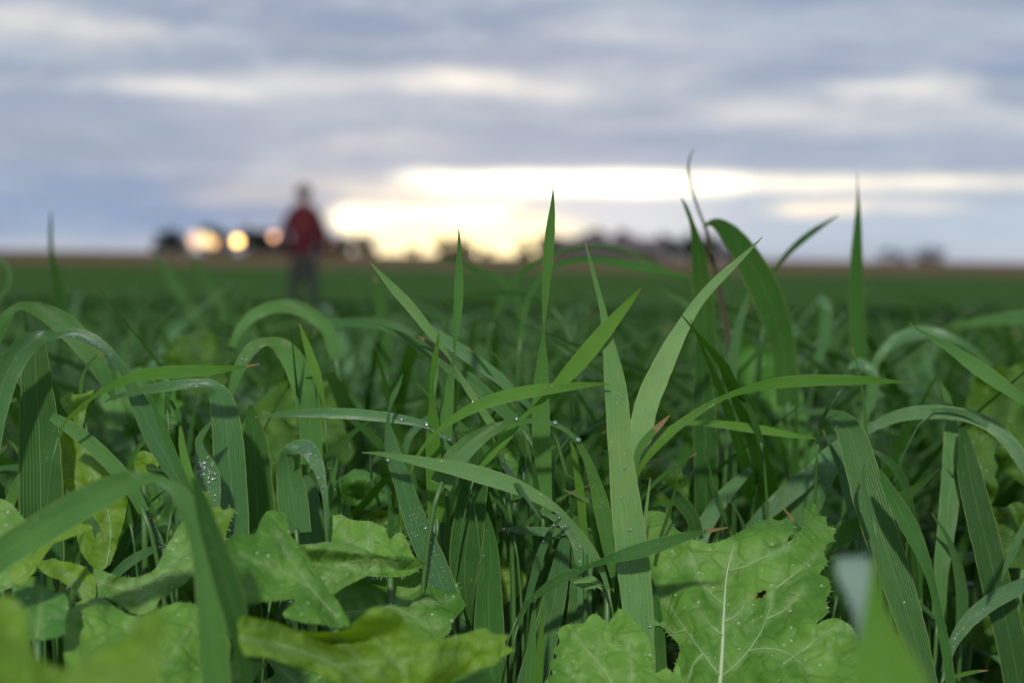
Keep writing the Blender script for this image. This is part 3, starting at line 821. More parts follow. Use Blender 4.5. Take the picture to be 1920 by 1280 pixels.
# ---- right of centre
blade('tall pale blade leaning right, its tip crossing the dark arching blade', (.63, .62),
      [(1430, 444, 1.5), (1408, 466, 6), (1372, 500, 13), (1335, 536, 18), (1303, 575, 20), (1277, 618, 27), (1255, 660, 36), (1234, 705, 42), (1215, 750, 45), (1203, 800, 44), (1196, 860, 38)], M_PALE, .03, dew=10)
blade('long level blade reaching right to a pale point over the soft blades', (.60, .605),
      [(1705, 717, 1.5), (1675, 715, 7), (1630, 713, 14), (1575, 712, 20), (1515, 713, 22), (1455, 718, 20), (1400, 730, 14), (1355, 746, 10, .3), (1310, 771, 14, .5), (1265, 803, 17, .5), (1228, 840, 14, .3), (1200, 878, 9), (1185, 920, 6)], M_YEL, .015, dew=8, dew_rng=(.6, .9))
blade('short level blade pointing right below the long level one', (.655, .66),
      [(1530, 822, 1.5), (1495, 817, 9), (1450, 809, 15), (1400, 801, 17), (1350, 795, 14), (1305, 793, 9), (1265, 797, 6), (1235, 815, 5)], M_YEL, .02, up0=.3)
blade('short blade with a rusty orange edge and tip right of the widest blade', (.61, .61),
      [(1256, 778, 2), (1243, 791, 8), (1226, 808, 13), (1208, 828, 15), (1196, 850, 13), (1188, 890, 10)], M_GRASS, .45)
blade('dark blade arching over right, standing against the sky above the horizon', (.80, .82),
      [(1318, 428, 2), (1326, 420, 7), (1345, 420, 22), (1372, 442, 38), (1403, 486, 50), (1432, 540, 55), (1455, 600, 50), (1470, 665, 46), (1478, 760, 44)], M_DARK, .02, up0=-.1, fold=.1)
blade('dark upright blade with a bent tip left of the brown stalk', (.78, .80),
      [(1277, 370, 2), (1287, 390, 7), (1297, 418, 9), (1304, 445, 17), (1310, 480, 28), (1316, 540, 36), (1322, 610, 38), (1328, 700, 38)], M_DARK, .02)
blade('thin withered brown stalk curling up highest of all against the clouds', (.82, .84),
      [(1301, 280, 1.5), (1293, 298, 3), (1291, 322, 4), (1299, 360, 4.5), (1312, 400, 5), (1326, 435, 6), (1335, 480, 9), (1348, 540, 12), (1362, 610, 12), (1375, 700, 14)], M_STRAW, 0)
blade('thin blade leaning right alone against the pale sky', (.86, .88),
      [(1572, 403, 2), (1552, 416, 6), (1525, 434, 11), (1498, 455, 12), (1472, 480, 9), (1455, 502, 6), (1440, 540, 6), (1430, 620, 8)], M_DARK, .02)
blade('dark upright spike right of centre rising through the bright band of sky', (.86, .88),
      [(1607, 322, 1), (1608, 350, 2.5), (1609, 385, 7), (1608, 430, 15), (1606, 480, 22), (1606, 530, 25), (1607, 590, 28), (1610, 680, 32)], M_DARK, .05)
blade('soft dark arching blade crossing below the tip of the widest blade', (.80, .80),
      [(1302, 523, 3), (1270, 515, 9), (1230, 506, 15), (1180, 496, 17), (1130, 489, 15), (1085, 488, 11), (1045, 497, 10), (1015, 520, 10), (990, 560, 10), (975, 640, 12)], M_GRASS, 0, up0=.2)
blade('soft thin dark blade bowing over the farmhouse roof', (1.0, 1.0),
      [(1245, 500, 3), (1215, 488, 9), (1180, 472, 9), (1130, 462, 7), (1080, 464, 8), (1030, 478, 9), (985, 505, 12), (950, 545, 12), (925, 600, 14)], M_DARK, 0)
blade('soft blade bowing left below the horizon left of the tallest blade', (.95, .95),
      [(825, 487, 3), (860, 492, 8), (900, 507, 11), (940, 525, 12), (965, 550, 12), (980, 600, 14)], M_DARK, 0)
blade('soft level dark blade behind the slender upright blade', (.9, .9),
      [(830, 568, 4), (865, 555, 10), (910, 549, 12), (960, 550, 12), (1000, 558, 10), (1040, 580, 10)], M_DARK, 0)
blade('sharp edged blade sloping down right from a thin tip near the right edge', (.64, .63),
      [(1704, 605, 1.5), (1722, 618, 6), (1745, 632, 9), (1780, 652, 16), (1820, 680, 25), (1858, 706, 28), (1893, 731, 22), (1922, 752, 16), (1960, 785, 12)], M_GRASS, .02, up0=.25)
blade('long blade arching over at the right, grey on top, bending down past the right edge', (.64, .69),
      [(1990, 985, 10), (1955, 925, 20), (1920, 868, 26), (1890, 825, 26, .3), (1850, 793, 24, .3), (1800, 776, 24, .2), (1745, 772, 26), (1690, 778, 24, .1), (1640, 798, 18, .4), (1600, 822, 24, .6), (1565, 852, 42, .6), (1535, 895, 54, .5), (1508, 950, 60, .4), (1490, 1010, 58, .2)], M_GLAUC, 0, dew=14, dew_rng=(.6, .95))
blade('second blade pressed along the arching one, curling down at the right edge', (.65, .66),
      [(1960, 930, 8), (1925, 880, 16), (1895, 835, 20), (1860, 800, 18), (1820, 778, 12), (1780, 768, 7), (1745, 768, 4)], M_GLAUC, 0, up0=.3)
blade('broad upright dark blade below the arching blade at the right', (.64, .60),
      [(1548, 775, 10, .6), (1575, 785, 34, .6), (1596, 815, 50, .2), (1612, 865, 58), (1628, 925, 62), (1648, 990, 62), (1672, 1060, 60), (1698, 1140, 54), (1722, 1220, 46), (1742, 1310, 42)], M_DARK, 0, dew=8, fold=.15, up0=.05)
blade('blade pointing up right with a reddish tip across the broad dark blade at right', (.60, .68),
      [(1768, 872, 1.5), (1748, 890, 6), (1718, 915, 15), (1685, 938, 25), (1650, 960, 32), (1612, 983, 35), (1575, 1006, 34), (1545, 1028, 28)], M_GRASS, .03, fold=.12)
blade('blade narrowing downward to the bottom right beside the broad dark blade', (.60, .59),
      [(1650, 880, 6), (1668, 920, 22), (1690, 960, 32), (1712, 1000, 30), (1732, 1045, 22), (1748, 1095, 15), (1762, 1160, 16), (1776, 1230, 18), (1786, 1310, 16)], M_GRASS, 0)
blade('upright blade behind the reddish tipped blade near the right edge', (.68, .65),
      [(1763, 715, 2), (1775, 742, 12), (1783, 775, 14), (1784, 815, 28), (1785, 875, 36), (1780, 940, 36), (1772, 1010, 32), (1764, 1080, 26), (1758, 1160, 22)], M_GRASS, 0)
blade('broad dim blade leaning left at the lower right edge', (.66, .64),
      [(1805, 800, 12), (1815, 870, 40), (1830, 940, 48), (1850, 1020, 52), (1872, 1110, 54), (1895, 1200, 54), (1915, 1310, 52)], M_DARK, 0)
blade('small sharp leaf tip hanging down at the right edge', (.60, .60),
      [(1878, 1088, 1.5), (1884, 1068, 8), (1894, 1044, 13), (1906, 1018, 14), (1922, 985, 12), (1945, 950, 10)], M_GLAUC, .05)
blade('dim grey blade crossing toward the bottom right corner', (.63, .62),
      [(1940, 1085, 20), (1900, 1105, 28), (1855, 1130, 30), (1815, 1165, 26), (1785, 1210, 18), (1770, 1260, 12)], M_GLAUC, 0, dew=8)
blade('thin curled brown ended blade at the bottom right corner', (.60, .60),
      [(1853, 1256, 1.5), (1832, 1258, 6), (1808, 1263, 8), (1785, 1270, 7), (1765, 1285, 6), (1745, 1310, 6)], M_YEL, .2)
blade('very blurred near blade with a pale grey top at the lower right', (.335, .335),
      [(1642, 1046, 6), (1637, 1095, 32), (1636, 1150, 62), (1648, 1210, 96), (1666, 1275, 128), (1680, 1330, 144)], M_YEL, 0, fold=.12,
      more=[dict(pts=[(1598, 1044, 58, .2), (1600, 1066, 64, .2), (1604, 1098, 48, .1), (1609, 1135, 28), (1612, 1180, 8), (1613, 1210, 3)], mat=M_WHITISH, depth=(.330, .322), fold=.05)])
blade('soft grey blade bowing over behind the sloping blade at the right', (.86, .86),
      [(1868, 700, 6), (1830, 660, 12), (1780, 632, 16, .5), (1735, 622, 22, .7), (1690, 634, 24, .7), (1660, 655, 20, .6), (1640, 685, 14), (1630, 730, 12)], M_GLAUC, 0)
blade('soft grey curled blade right of centre behind the long level blade', (.78, .78),
      [(1590, 690, 6, .6), (1612, 682, 20, .7), (1634, 700, 24, .5), (1636, 740, 20), (1624, 775, 14), (1608, 810, 12)], M_GLAUC, 0)
blade('soft broad dark blade entering level at the right edge', (1.0, 1.0),
      [(1770, 618, 4), (1810, 608, 14), (1860, 600, 20), (1930, 594, 26), (2000, 600, 28)], M_GRASS, 0)
blade('soft grey tipped blade standing between the spike and the arching blade', (.95, .95),
      [(1532, 560, 10, .7), (1545, 572, 24, .7), (1550, 600, 22), (1545, 640, 18), (1530, 690, 16)], M_GLAUC, 0)
blade('soft broad grey green blade leaning up between the long level blades', (.76, .76),
      [(1392, 560, 3), (1405, 540, 3), (1398, 570, 12), (1385, 610, 16), (1375, 660, 18), (1370, 720, 20)][1:], M_GLAUC, 0)
# ---- left
blade('big arching blade at the left edge, dewy grey crest and long drooping tip', (.59, .58),
      [(350, 928, 2), (338, 905, 18), (318, 868, 34), (292, 820, 40), (267, 768, 34), (246, 722, 24), (226, 685, 15, .5), (205, 660, 16, .6), (175, 638, 22, .6), (140, 625, 20, .6), (108, 628, 14, .4), (72, 634, 28, -.2), (38, 660, 42, -.3), (10, 708, 46, -.2), (-8, 770, 42), (-20, 840, 40)], M_GLAUC, .05, dew=14, dew_rng=(.45, .6))
blade('broad ribbed upright dark blade at the left under the arching one', (.605, .60),
      [(64, 622, 34), (66, 680, 50), (70, 750, 62), (74, 830, 74), (76, 900, 80), (77, 980, 82), (78, 1080, 80)], M_DARK, 0, fold=.25, up0=0)
blade('soft arching blade behind the big arch at the left edge', (.70, .70),
      [(215, 750, 6), (195, 705, 28), (165, 655, 40), (125, 612, 42), (85, 586, 32, -.2), (50, 574, 18), (28, 578, 14, .6), (8, 602, 22, .5), (-10, 640, 22)], M_GRASS, 0)
blade('sharp blade with a rusty tip reaching right across the big arch', (.57, .575),
      [(487, 682, 1.5), (465, 686, 5), (435, 690, 10), (395, 694, 18), (345, 696, 23), (295, 699, 23), (250, 707, 18), (210, 723, 12), (175, 744, 8), (145, 768, 6), (122, 792, 5), (105, 830, 5)], M_YEL, .13, up0=.3)
blade('blade with a grey level tip folding sharply into a broad dark upright', (.60, .60),
      [(196, 754, 1.5), (215, 745, 7), (250, 735, 13), (295, 727, 18), (340, 720, 19, .5), (375, 717, 16, .6), (398, 722, 22, .5), (414, 748, 44, -.1), (424, 795, 54, -.2), (430, 860, 58, -.1), (436, 940, 58), (440, 1030, 54)], M_GLAUC, 0, dew=6, dew_rng=(.25, .45))
blade('soft arch with a dewy grey crest left of the rusty tipped spear', (.66, .66),
      [(430, 742, 10), (440, 712, 17, .5), (454, 680, 23, .6), (475, 652, 22, .6), (502, 640, 16, .4), (530, 652, 34, -.2), (556, 688, 44, -.2), (574, 740, 44, -.1), (582, 800, 42), (584, 870, 40)], M_GRASS, 0, dew=14, dew_rng=(.2, .4))
blade('soft grey blade bowing over right below the person', (.78, .78),
      [(435, 650, 12, .5), (450, 618, 18, .6), (478, 590, 22, .5), (512, 576, 22, .2), (548, 575, 26, -.2), (585, 590, 26, -.2), (615, 620, 24), (630, 670, 22)], M_GRASS, 0)
blade('narrow spear with an orange tip leaning left beside the soft arch', (.64, .64),
      [(561, 606, 2), (568, 625, 8), (578, 655, 14), (590, 692, 18), (600, 725, 13), (606, 752, 6), (610, 790, 5)], M_YEL, .1)
blade('dark blade running down right from the ribbed blade at the left', (.59, .59),
      [(96, 780, 16), (130, 800, 24), (168, 830, 28), (205, 865, 28), (240, 905, 26), (270, 960, 20)], M_GRASS, 0)
blade('narrow upright pair of stems behind the drooping tip of the big arch', (.56, .555),
      [(338, 798, 5), (341, 830, 12), (347, 865, 17), (355, 905, 24), (366, 950, 30), (380, 1010, 32)], M_YEL, 0,
      more=[dict(pts=[(280, 738, 5), (296, 780, 11), (316, 830, 14), (336, 880, 16), (356, 925, 14)], mat=M_GRASS)])
blade('curled leaf tip covered with white dew drops left of the dark upright', (.58, .58),
      [(399, 786, 2), (386, 803, 9), (374, 824, 14), (376, 845, 18), (384, 872, 38), (390, 900, 46), (396, 930, 36), (402, 960, 18)], M_GLAUC, 0, dew=26, dew_rng=(.5, .9), dew_r=(.00022, .0005), up0=.3)
b, L_info = blade('folded grey leaf with a dewy shoulder and thin hanging tip left of centre', (.575, .60),
      [(613, 1020, 4), (612, 985, 8), (611, 945, 10), (605, 905, 15), (594, 868, 25), (578, 843, 30, .6), (556, 838, 26, .7), (538, 850, 24, .1), (540, 880, 44, -.5), (548, 930, 56, -.4), (556, 1000, 54)], M_GLAUC, .03, dew=22, dew_rng=(.25, .6))
blade('tiny thin spear rising right of the folded grey leaf', (.62, .62),
      [(635, 852, 1.5), (630, 872, 6), (624, 900, 9), (619, 935, 10), (616, 980, 9)], M_GRASS, 0)
blade('large blurred near blade arching from the left edge and bending down', (.47, .475),
      [(408, 1310, 54), (402, 1230, 54), (396, 1160, 50), (388, 1090, 46), (378, 1020, 42, .3), (360, 965, 40, .5), (335, 925, 30, .5), (305, 903, 18, .5), (278, 897, 22, .1), (245, 902, 40, -.2), (200, 920, 52, -.1), (140, 952, 58), (70, 995, 60), (0, 1040, 58), (-60, 1085, 58)], M_GRASS, 0, up0=.1)
blade('dark blurred blade leaning down right in front of the bent near blade', (.46, .46),
      [(362, 895, 8), (376, 935, 24), (392, 990, 36), (412, 1050, 44), (432, 1115, 48), (448, 1180, 38), (458, 1240, 24), (464, 1310, 14)], M_DARK, 0)
blade('thin dark spike alone against the sky at the far left', (1.05, 1.08),
      [(96, 397, 2), (95, 420, 5), (95, 450, 7), (98, 485, 9), (108, 530, 16), (118, 590, 22), (126, 680, 24)], M_DARK, 0)
blade('pale curled blade hanging at the very left edge below the horizon', (.85, .85),
      [(-6, 484, 5), (8, 492, 8), (18, 512, 9), (14, 535, 9), (4, 552, 9), (-10, 575, 8)], M_GLAUC, 0)
blade('soft blade sloping down right in the left middle ground', (1.5, 1.5),
      [(292, 478, 6), (315, 515, 16), (345, 560, 20), (378, 610, 20), (400, 660, 18)], M_DARK, 0)
blade('soft green blade sloping down right under the yellow lamp', (1.6, 1.6),
      [(362, 485, 6), (385, 525, 16), (415, 570, 20), (450, 620, 20), (470, 670, 18)], M_DARK, 0)
blade('soft upright blade with an orange streak right of the person', (.95, .95),
      [(703, 520, 4), (708, 545, 13), (714, 580, 20), (720, 630, 24), (724, 700, 24)], M_DARK, .12)
blade('soft grey blade lying level left of the pale pointed blade', (.82, .82),
      [(560, 604, 4), (610, 603, 12), (660, 605, 16), (715, 608, 18), (760, 625, 20), (800, 655, 20)], M_GLAUC, 0)
blade('dewy narrow blade in the shade under the near arching blade', (.60, .60),
      [(262, 930, 4), (272, 955, 8), (285, 985, 11), (298, 1010, 13), (308, 1040, 11)], M_GLAUC, 0, dew=14)
blade('dark blue green blade slanting up right above the saddle leaf', (.60, .60),
      [(312, 1020, 6), (285, 1030, 13), (255, 1045, 18), (228, 1065, 18), (205, 1090, 14)], M_GLAUC, 0)
blade('broad dark upright blade behind the star shaped leaf', (.64, .64),
      [(470, 760, 10), (476, 820, 44), (480, 900, 60), (484, 980, 62), (488, 1060, 60)], M_DARK, 0)
blade('shadowed blue green blade left of the folded leaf tip', (.63, .63),
      [(575, 890, 10), (578, 930, 40), (580, 990, 52), (582, 1060, 52)], M_GLAUC, 0)
blade('dim blade standing behind the dewy twisted blade', (.62, .62),
      [(838, 930, 8), (834, 975, 22), (828, 1030, 30), (824, 1100, 32), (822, 1180, 30)], M_GRASS, 0)
blade('narrow pale spear left of the dewy twisted blade', (.61, .61),
      [(729, 912, 2), (731, 945, 8), (734, 985, 12), (737, 1040, 12)], M_GRASS, 0)
blade('wide soft blade behind the widest one, right side', (.70, .70),
      [(1310, 640, 8), (1318, 720, 34), (1322, 800, 42), (1324, 900, 44), (1326, 1020, 42)], M_DARK, 0)
blade('soft dark blade leaning right in the dark hollow right of the widest blade', (.70, .68),
      [(1420, 870, 6), (1385, 900, 20), (1350, 940, 28), (1320, 990, 30), (1300, 1050, 28)], M_GLAUC, 0)
blade('pale blade running up right behind the big mustard leaf', (.68, .68),
      [(1530, 880, 30), (1500, 905, 36), (1465, 935, 34), (1432, 965, 28), (1405, 995, 22), (1380, 1040, 18)], M_GLAUC, 0)

big_drop('large clear drop on the level blade left of centre', c7_info, .70, .25, .0011)
big_drop('round drop where the level blade meets the twisted blade', c7_info, .575, .0, .0009)
big_drop('elongated drop hanging on the outer bend of the arched blade', c11_info, .47, -.4, .0013)
big_drop('flat drop on top of the arched blade', c11_info, .58, -.5, .0011)
big_drop('drop at the left end of the arched blade crest', c11_info, .70, -.8, .0008)
big_drop('drop on the edge of the twisted blade crossing the left pointing blade', c8_info, .57, -.9, .0009)
big_drop('round drop near the end of the level blade by the narrow pair', c7_info, .86, .4, .0009)

# ---------------------------------------------------------------- mustard leaves traced one by one
M_RIM = plain('browned_rim', (0.16, 0.14, 0.04), 0.7, 0.2, 0.3, 300)
def inside(p, poly):
    x, y = p; c = False
    j = len(poly) - 1
    for i in range(len(poly)):
        xi, yi = poly[i]; xj, yj = poly[j]
        if (yi > y) != (yj > y) and x < (xj - xi) * (y - yi) / (yj - yi) + xi: c = not c
        j = i
    return c

def seg_d(p, a, b):
    ax, ay = a; bx, by = b; dx, dy = bx - ax, by - ay
    l = dx * dx + dy * dy
    t = 0 if l == 0 else max(0, min(1, ((p[0] - ax) * dx + (p[1] - ay) * dy) / l))
    return math.hypot(p[0] - ax - t * dx, p[1] - ay - t * dy)

def mustard(label, outline, d, grad=(0, 0), veins=(), mat=None, bump=0.006, lam=70.0, crease=0.0015, step=11.0, hole=None, shape=None, teeth=2.0, petiole=None, bristle=0, tw=13.0, dew=0, vr=1.0):
    """outline and veins as seen; grad = depth change per 100 px to the right and downward; shape(x, y) adds depth"""
    mat = mat or M_MUS
    cx = sum(p[0] for p in outline) / len(outline); cy = sum(p[1] for p in outline) / len(outline)
    seed = hr.uniform(0, 100)
    def depth(x, y):
        z = d + grad[0] * (x - cx) / 100 + grad[1] * (y - cy) / 100
        z += bump * noise.noise(Vector((x / lam, y / lam, seed))) + bump * .22 * noise.noise(Vector((x / lam * 2.7, y / lam * 2.7, seed + 9)))
        if shape: z += shape(x, y)
        dm = 1e9
        for v in veins:
            for a, b in zip(v, v[1:]):
                dm = min(dm, seg_d((x, y), a, b))
        z += crease * math.exp(-(dm / 12.0) ** 2)
        return z, math.exp(-(dm / 5.0) ** 2) if veins else 0.0
    # outline: smooth, then little teeth
    n = len(outline)
    ring = []
    for i in range(n):
        p0, p1, p2, p3 = outline[i - 1], outline[i], outline[(i + 1) % n], outline[(i + 2) % n]
        ln = math.hypot(p2[0] - p1[0], p2[1] - p1[1]); sg = max(1, int(ln / 7))
        for k in range(sg):
            t = k / sg
            q = [0.5 * ((2 * b) + (-a + c) * t + (2 * a - 5 * b + 4 * c - e) * t * t + (-a + 3 * b - 3 * c + e) * t ** 3) for a, b, c, e in zip(p0, p1, p2, p3)]
            ring.append((q[0], q[1]))
    N = len(ring); r2 = []
    for i in range(N):
        a, b = ring[i - 1], ring[(i + 1) % N]
        nx, ny = (b[1] - a[1]), -(b[0] - a[0]); l = math.hypot(nx, ny) or 1
        o = teeth * (noise.noise(Vector((ring[i][0] / tw, ring[i][1] / tw, seed))) + (hr.random() - .5) * .3)
        r2.append((ring[i][0] + nx / l * o, ring[i][1] + ny / l * o))
    ring = r2
    pts = list(ring); edges = [(i, (i + 1) % N) for i in range(N)]
    if hole:
        h0 = len(pts); pts += hole; edges += [(h0 + i, h0 + (i + 1) % len(hole)) for i in range(len(hole))]
    x0, x1 = min(p[0] for p in ring), max(p[0] for p in ring); y0, y1 = min(p[1] for p in ring), max(p[1] for p in ring)
    yy = y0
    while yy < y1:
        xx = x0
        while xx < x1:
            q = (xx + hr.uniform(-.3, .3) * step, yy + hr.uniform(-.3, .3) * step)
            if inside(q, ring) and not (hole and inside(q, hole)): pts.append(q)
            xx += step
        yy += step
    res = delaunay_2d_cdt([Vector(p) for p in pts], edges, [], 1, 1e-4)
    mb = MB()
    for v in res[0]:
        z, ve = depth(v.x, v.y)
        mb.vert(P(v.x, v.y, z), ve)
    for f in res[2]:
        c = (sum(res[0][i].x for i in f) / 3, sum(res[0][i].y for i in f) / 3)
        if inside(c, ring) and not (hole and inside(c, hole)): mb.f.append(tuple(f))
    if hole:
        rim_pts = hole + hole[:2]
    bp = petiole or (max(ring, key=lambda p: p[1]))
    zb = depth(*bp)[0]
    b3 = P(bp[0], bp[1], zb + .001)
    gy = b3.y + hr.uniform(0, .06); gx = b3.x + hr.uniform(-.03, .03)
    foot = Vector((gx, gy, ground_z(gy)))
    root = empty('mustard_leaf', foot, label, 'leaf', 'broad mustard leaves among the grass')
    link('leaf_blade', mb.mesh('leaf_blade', mat, True, 'vein'), root)
    if hole:
        rm = MB(); rm.tube([P(x, y, depth(x, y)[0] - .0001) for x, y in rim_pts], .00022, 5, False)
        link('hole_rim', rm.mesh('hole_rim', M_RIM), root)
    for k, v in enumerate(veins):
        sp = catmull([tuple(p) for p in v], 6)
        tb = MB()
        rr = (.0010 if k == 0 else .00055) * vr
        tb.tube([P(x, y, depth(x, y)[0] - .0002) for x, y in sp], [rr * (1 - .92 * i / (len(sp) - 1)) for i in range(len(sp))], 6)
        link('midrib' if k == 0 else 'side_vein', tb.mesh('vein', M_RIB if k == 0 and vr > .9 else M_VEIN), root)
    st = MB()
    cp = catmull([tuple(b3), tuple(b3.lerp(foot, .4) + Vector((0, .01, .02))), tuple(foot - Vector((0, 0, .01)))], 5)
    st.tube(cp, [.0012 + .0016 * i / (len(cp) - 1) for i in range(len(cp))], 7)
    link('petiole', st.mesh('petiole', M_STEM), root)
    if bristle:
        bm = MB()
        for _ in range(bristle):
            i = hr.randrange(N); a, b = ring[i - 1], ring[(i + 1) % N]
            nx, ny = (b[1] - a[1]), -(b[0] - a[0]); l = math.hypot(nx, ny) or 1
            s = 1 if not inside((ring[i][0] + nx / l * 4, ring[i][1] + ny / l * 4), ring) else -1
            z = depth(*ring[i])[0]; ln = hr.uniform(2.5, 6)
            jx, jy = hr.uniform(-.5, .5), hr.uniform(-.5, .5)
            e = (ring[i][0] + (nx / l * s + jx) * ln, ring[i][1] + (ny / l * s + jy) * ln)
            bm.tube([P(ring[i][0], ring[i][1], z), P(e[0], e[1], z - .0005)], [.00007, .00002], 3, False)
        link('bristles', bm.mesh('bristles', M_HAIR), root, kind='stuff')
    if dew:
        dm = MB()
        inner = [v for v in res[0]]
        for _ in range(dew):
            v = hr.choice(inner)
            z = depth(v.x, v.y)[0]; r = hr.uniform(.00010, .00024)
            p3 = P(v.x, v.y, z - r * .4)
            add_drop(dm, p3, (CAM - p3).normalized(), r)
        link('dew_drops', dm.mesh('dew_drops', M_DROP), root, kind='stuff')
    return root

# big leaf right of centre
mustard('big heart shaped mustard leaf with a white midrib and a small hole, right of centre',
        [(1208, 962), (1235, 958), (1252, 964), (1266, 990), (1290, 1004), (1322, 1018), (1360, 1010), (1395, 992), (1425, 978), (1448, 970), (1458, 976), (1474, 973), (1488, 978), (1484, 998), (1474, 1018), (1492, 1004), (1504, 985), (1508, 955), (1520, 938), (1530, 946), (1532, 962), (1548, 970), (1552, 984), (1568, 990), (1562, 1004), (1566, 1014), (1550, 1020), (1544, 1038), (1552, 1052), (1536, 1076), (1552, 1082), (1558, 1108), (1548, 1122), (1554, 1146), (1540, 1160), (1530, 1170), (1560, 1158), (1590, 1168), (1610, 1200), (1625, 1250), (1640, 1310), (1500, 1330), (1350, 1330), (1262, 1320), (1262, 1260), (1274, 1225), (1270, 1205), (1255, 1190), (1238, 1172), (1222, 1168), (1216, 1100), (1210, 1030)],
        .60, (-.004, -.016), [[(1349, 1290), (1354, 1220), (1357, 1150), (1363, 1075), (1377, 1020)], [(1349, 1265), (1318, 1225), (1285, 1180), (1262, 1145), (1240, 1110)],
         [(1352, 1268), (1385, 1240), (1420, 1195), (1440, 1150), (1455, 1090), (1462, 1065)], [(1356, 1132), (1335, 1115), (1310, 1085), (1290, 1040)], [(1468, 1245), (1510, 1215), (1550, 1185), (1580, 1172)], [(1366, 1070), (1400, 1060), (1440, 1040), (1480, 1025)], [(1354, 1190), (1330, 1170), (1308, 1140)], [(1358, 1165), (1385, 1150), (1402, 1120)], [(1436, 1160), (1475, 1140), (1510, 1100)], [(1452, 1105), (1490, 1075), (1530, 1040)], [(1285, 1180), (1262, 1185), (1240, 1165)], [(1400, 1220), (1440, 1215), (1480, 1225), (1520, 1260)], [(1318, 1225), (1300, 1245), (1285, 1290)]],
        M_MUS, .007, 80, .001, 10, hole=[(1414, 1122), (1419, 1117), (1420, 1110), (1427, 1109), (1431, 1105), (1438, 1107), (1436, 1113), (1432, 1116), (1430, 1122), (1423, 1121)], petiole=(1350, 1318), bristle=220, dew=70,
        shape=lambda x, y: .016 * smoothstep(1010, 950, y) + .012 * smoothstep(1480, 1560, x) * smoothstep(1130, 1000, y))
mustard('rounded scalloped mustard leaf at the bottom right of centre',
        [(1020, 1284), (1036, 1262), (1030, 1242), (1046, 1230), (1034, 1218), (1050, 1205), (1046, 1186), (1056, 1172), (1080, 1168), (1096, 1168), (1104, 1154), (1118, 1150), (1130, 1160), (1141, 1166), (1150, 1152), (1160, 1141), (1174, 1146), (1190, 1164), (1206, 1180), (1218, 1204), (1224, 1230), (1226, 1262), (1250, 1250), (1262, 1262), (1270, 1240), (1276, 1262), (1280, 1320), (1180, 1340), (1060, 1330)],
        .555, (.002, -.018), [[(1170, 1320), (1140, 1268), (1110, 1230), (1075, 1190)], [(1110, 1310), (1086, 1275), (1060, 1240)], [(1185, 1290), (1184, 1250), (1178, 1210)], [(1118, 1240), (1124, 1215), (1120, 1195)], [(1135, 1205), (1165, 1210), (1185, 1200)]],
        M_MUS, .006, 45, .0018, 9, petiole=(1180, 1330), bristle=40, dew=50, vr=.6)
mustard('small dark toothed mustard tip folded beside the widest blade',
        [(1074, 1092), (1090, 1084), (1108, 1078), (1124, 1086), (1130, 1096), (1148, 1104), (1128, 1106), (1120, 1100), (1098, 1104), (1086, 1100)], .585, (0, -.01), [[(1130, 1098), (1105, 1092), (1080, 1092)]], M_MUSD, .002, 30, .001, 7, bristle=20, vr=.5)
mustard('yellow green leaf edge glowing behind the upright blades at bottom centre',
        [(936, 1045), (950, 1052), (962, 1058), (978, 1068), (986, 1082), (982, 1104), (968, 1118), (950, 1130), (936, 1140), (920, 1120), (920, 1070)], .64, (0, -.01), (), M_MUSY, .004, 50, 0, 11)
# star shaped leaf and its neighbours
mustard('bright star shaped mustard leaf with a blunt upright lobe, left of centre at the bottom',
        [(424, 1012), (448, 1002), (478, 1000), (484, 984), (492, 968), (500, 958), (518, 957), (534, 962), (540, 985), (546, 1005), (562, 1022), (585, 1050), (600, 1080), (618, 1108), (636, 1130), (650, 1155), (656, 1172), (630, 1178), (606, 1170), (580, 1168), (545, 1160), (530, 1150), (548, 1132), (552, 1124), (500, 1126), (450, 1130), (440, 1090), (430, 1050)],
        .525, (.004, -.020), [[(640, 1165), (590, 1110), (545, 1050), (515, 990)], [(580, 1100), (520, 1070), (455, 1040)]], M_MUS, .008, 60, .001, 10, bristle=40, vr=.35)
mustard('leaf with a rolled edge lying right of the star shaped leaf',
        [(560, 1026), (585, 1018), (615, 1016), (655, 1018), (690, 1032), (720, 1042), (752, 1040), (785, 1048), (800, 1056), (772, 1066), (735, 1072), (705, 1074), (680, 1082), (650, 1098), (622, 1114), (606, 1100), (590, 1062)],
        .545, (.002, -.012), [[(605, 1090), (635, 1062), (680, 1050), (740, 1052)], [(640, 1062), (660, 1062), (700, 1060)]], M_MUSG, .007, 40, .002, 9, vr=.4,
        shape=lambda x, y: -.008 * math.exp(-((y - (1030 + (x - 650) * .14)) / 16) ** 2))
mustard('mustard leaf with toothed upper margin behind the rolled leaf',
        [(616, 972), (640, 964), (652, 970), (668, 976), (690, 976), (712, 984), (724, 992), (730, 1012), (742, 1000), (756, 1000), (766, 1020), (774, 1040), (790, 1060), (760, 1080), (700, 1080), (640, 1070), (616, 1030)],
        .58, (0, -.015), [[(690, 1075), (694, 1030), (690, 985)], [(692, 1050), (660, 1020), (635, 990)]], M_MUS, .005, 40, .001, 9, bristle=70, dew=40, vr=.4)
mustard('dotted mustard leaf rounding to the right, half in shadow under the rolled leaf',
        [(620, 1120), (650, 1095), (700, 1078), (760, 1072), (800, 1072), (836, 1070), (852, 1086), (862, 1102), (864, 1118), (874, 1134), (862, 1150), (850, 1164), (838, 1190), (800, 1200), (740, 1200), (690, 1190), (640, 1170)],
        .575, (.003, -.016), [[(640, 1150), (700, 1142), (770, 1130), (850, 1125)], [(720, 1140), (760, 1110), (800, 1090)], [(740, 1138), (780, 1160), (820, 1180)]], M_MUS, .004, 50, .001, 9, bristle=50, dew=60, vr=.35)
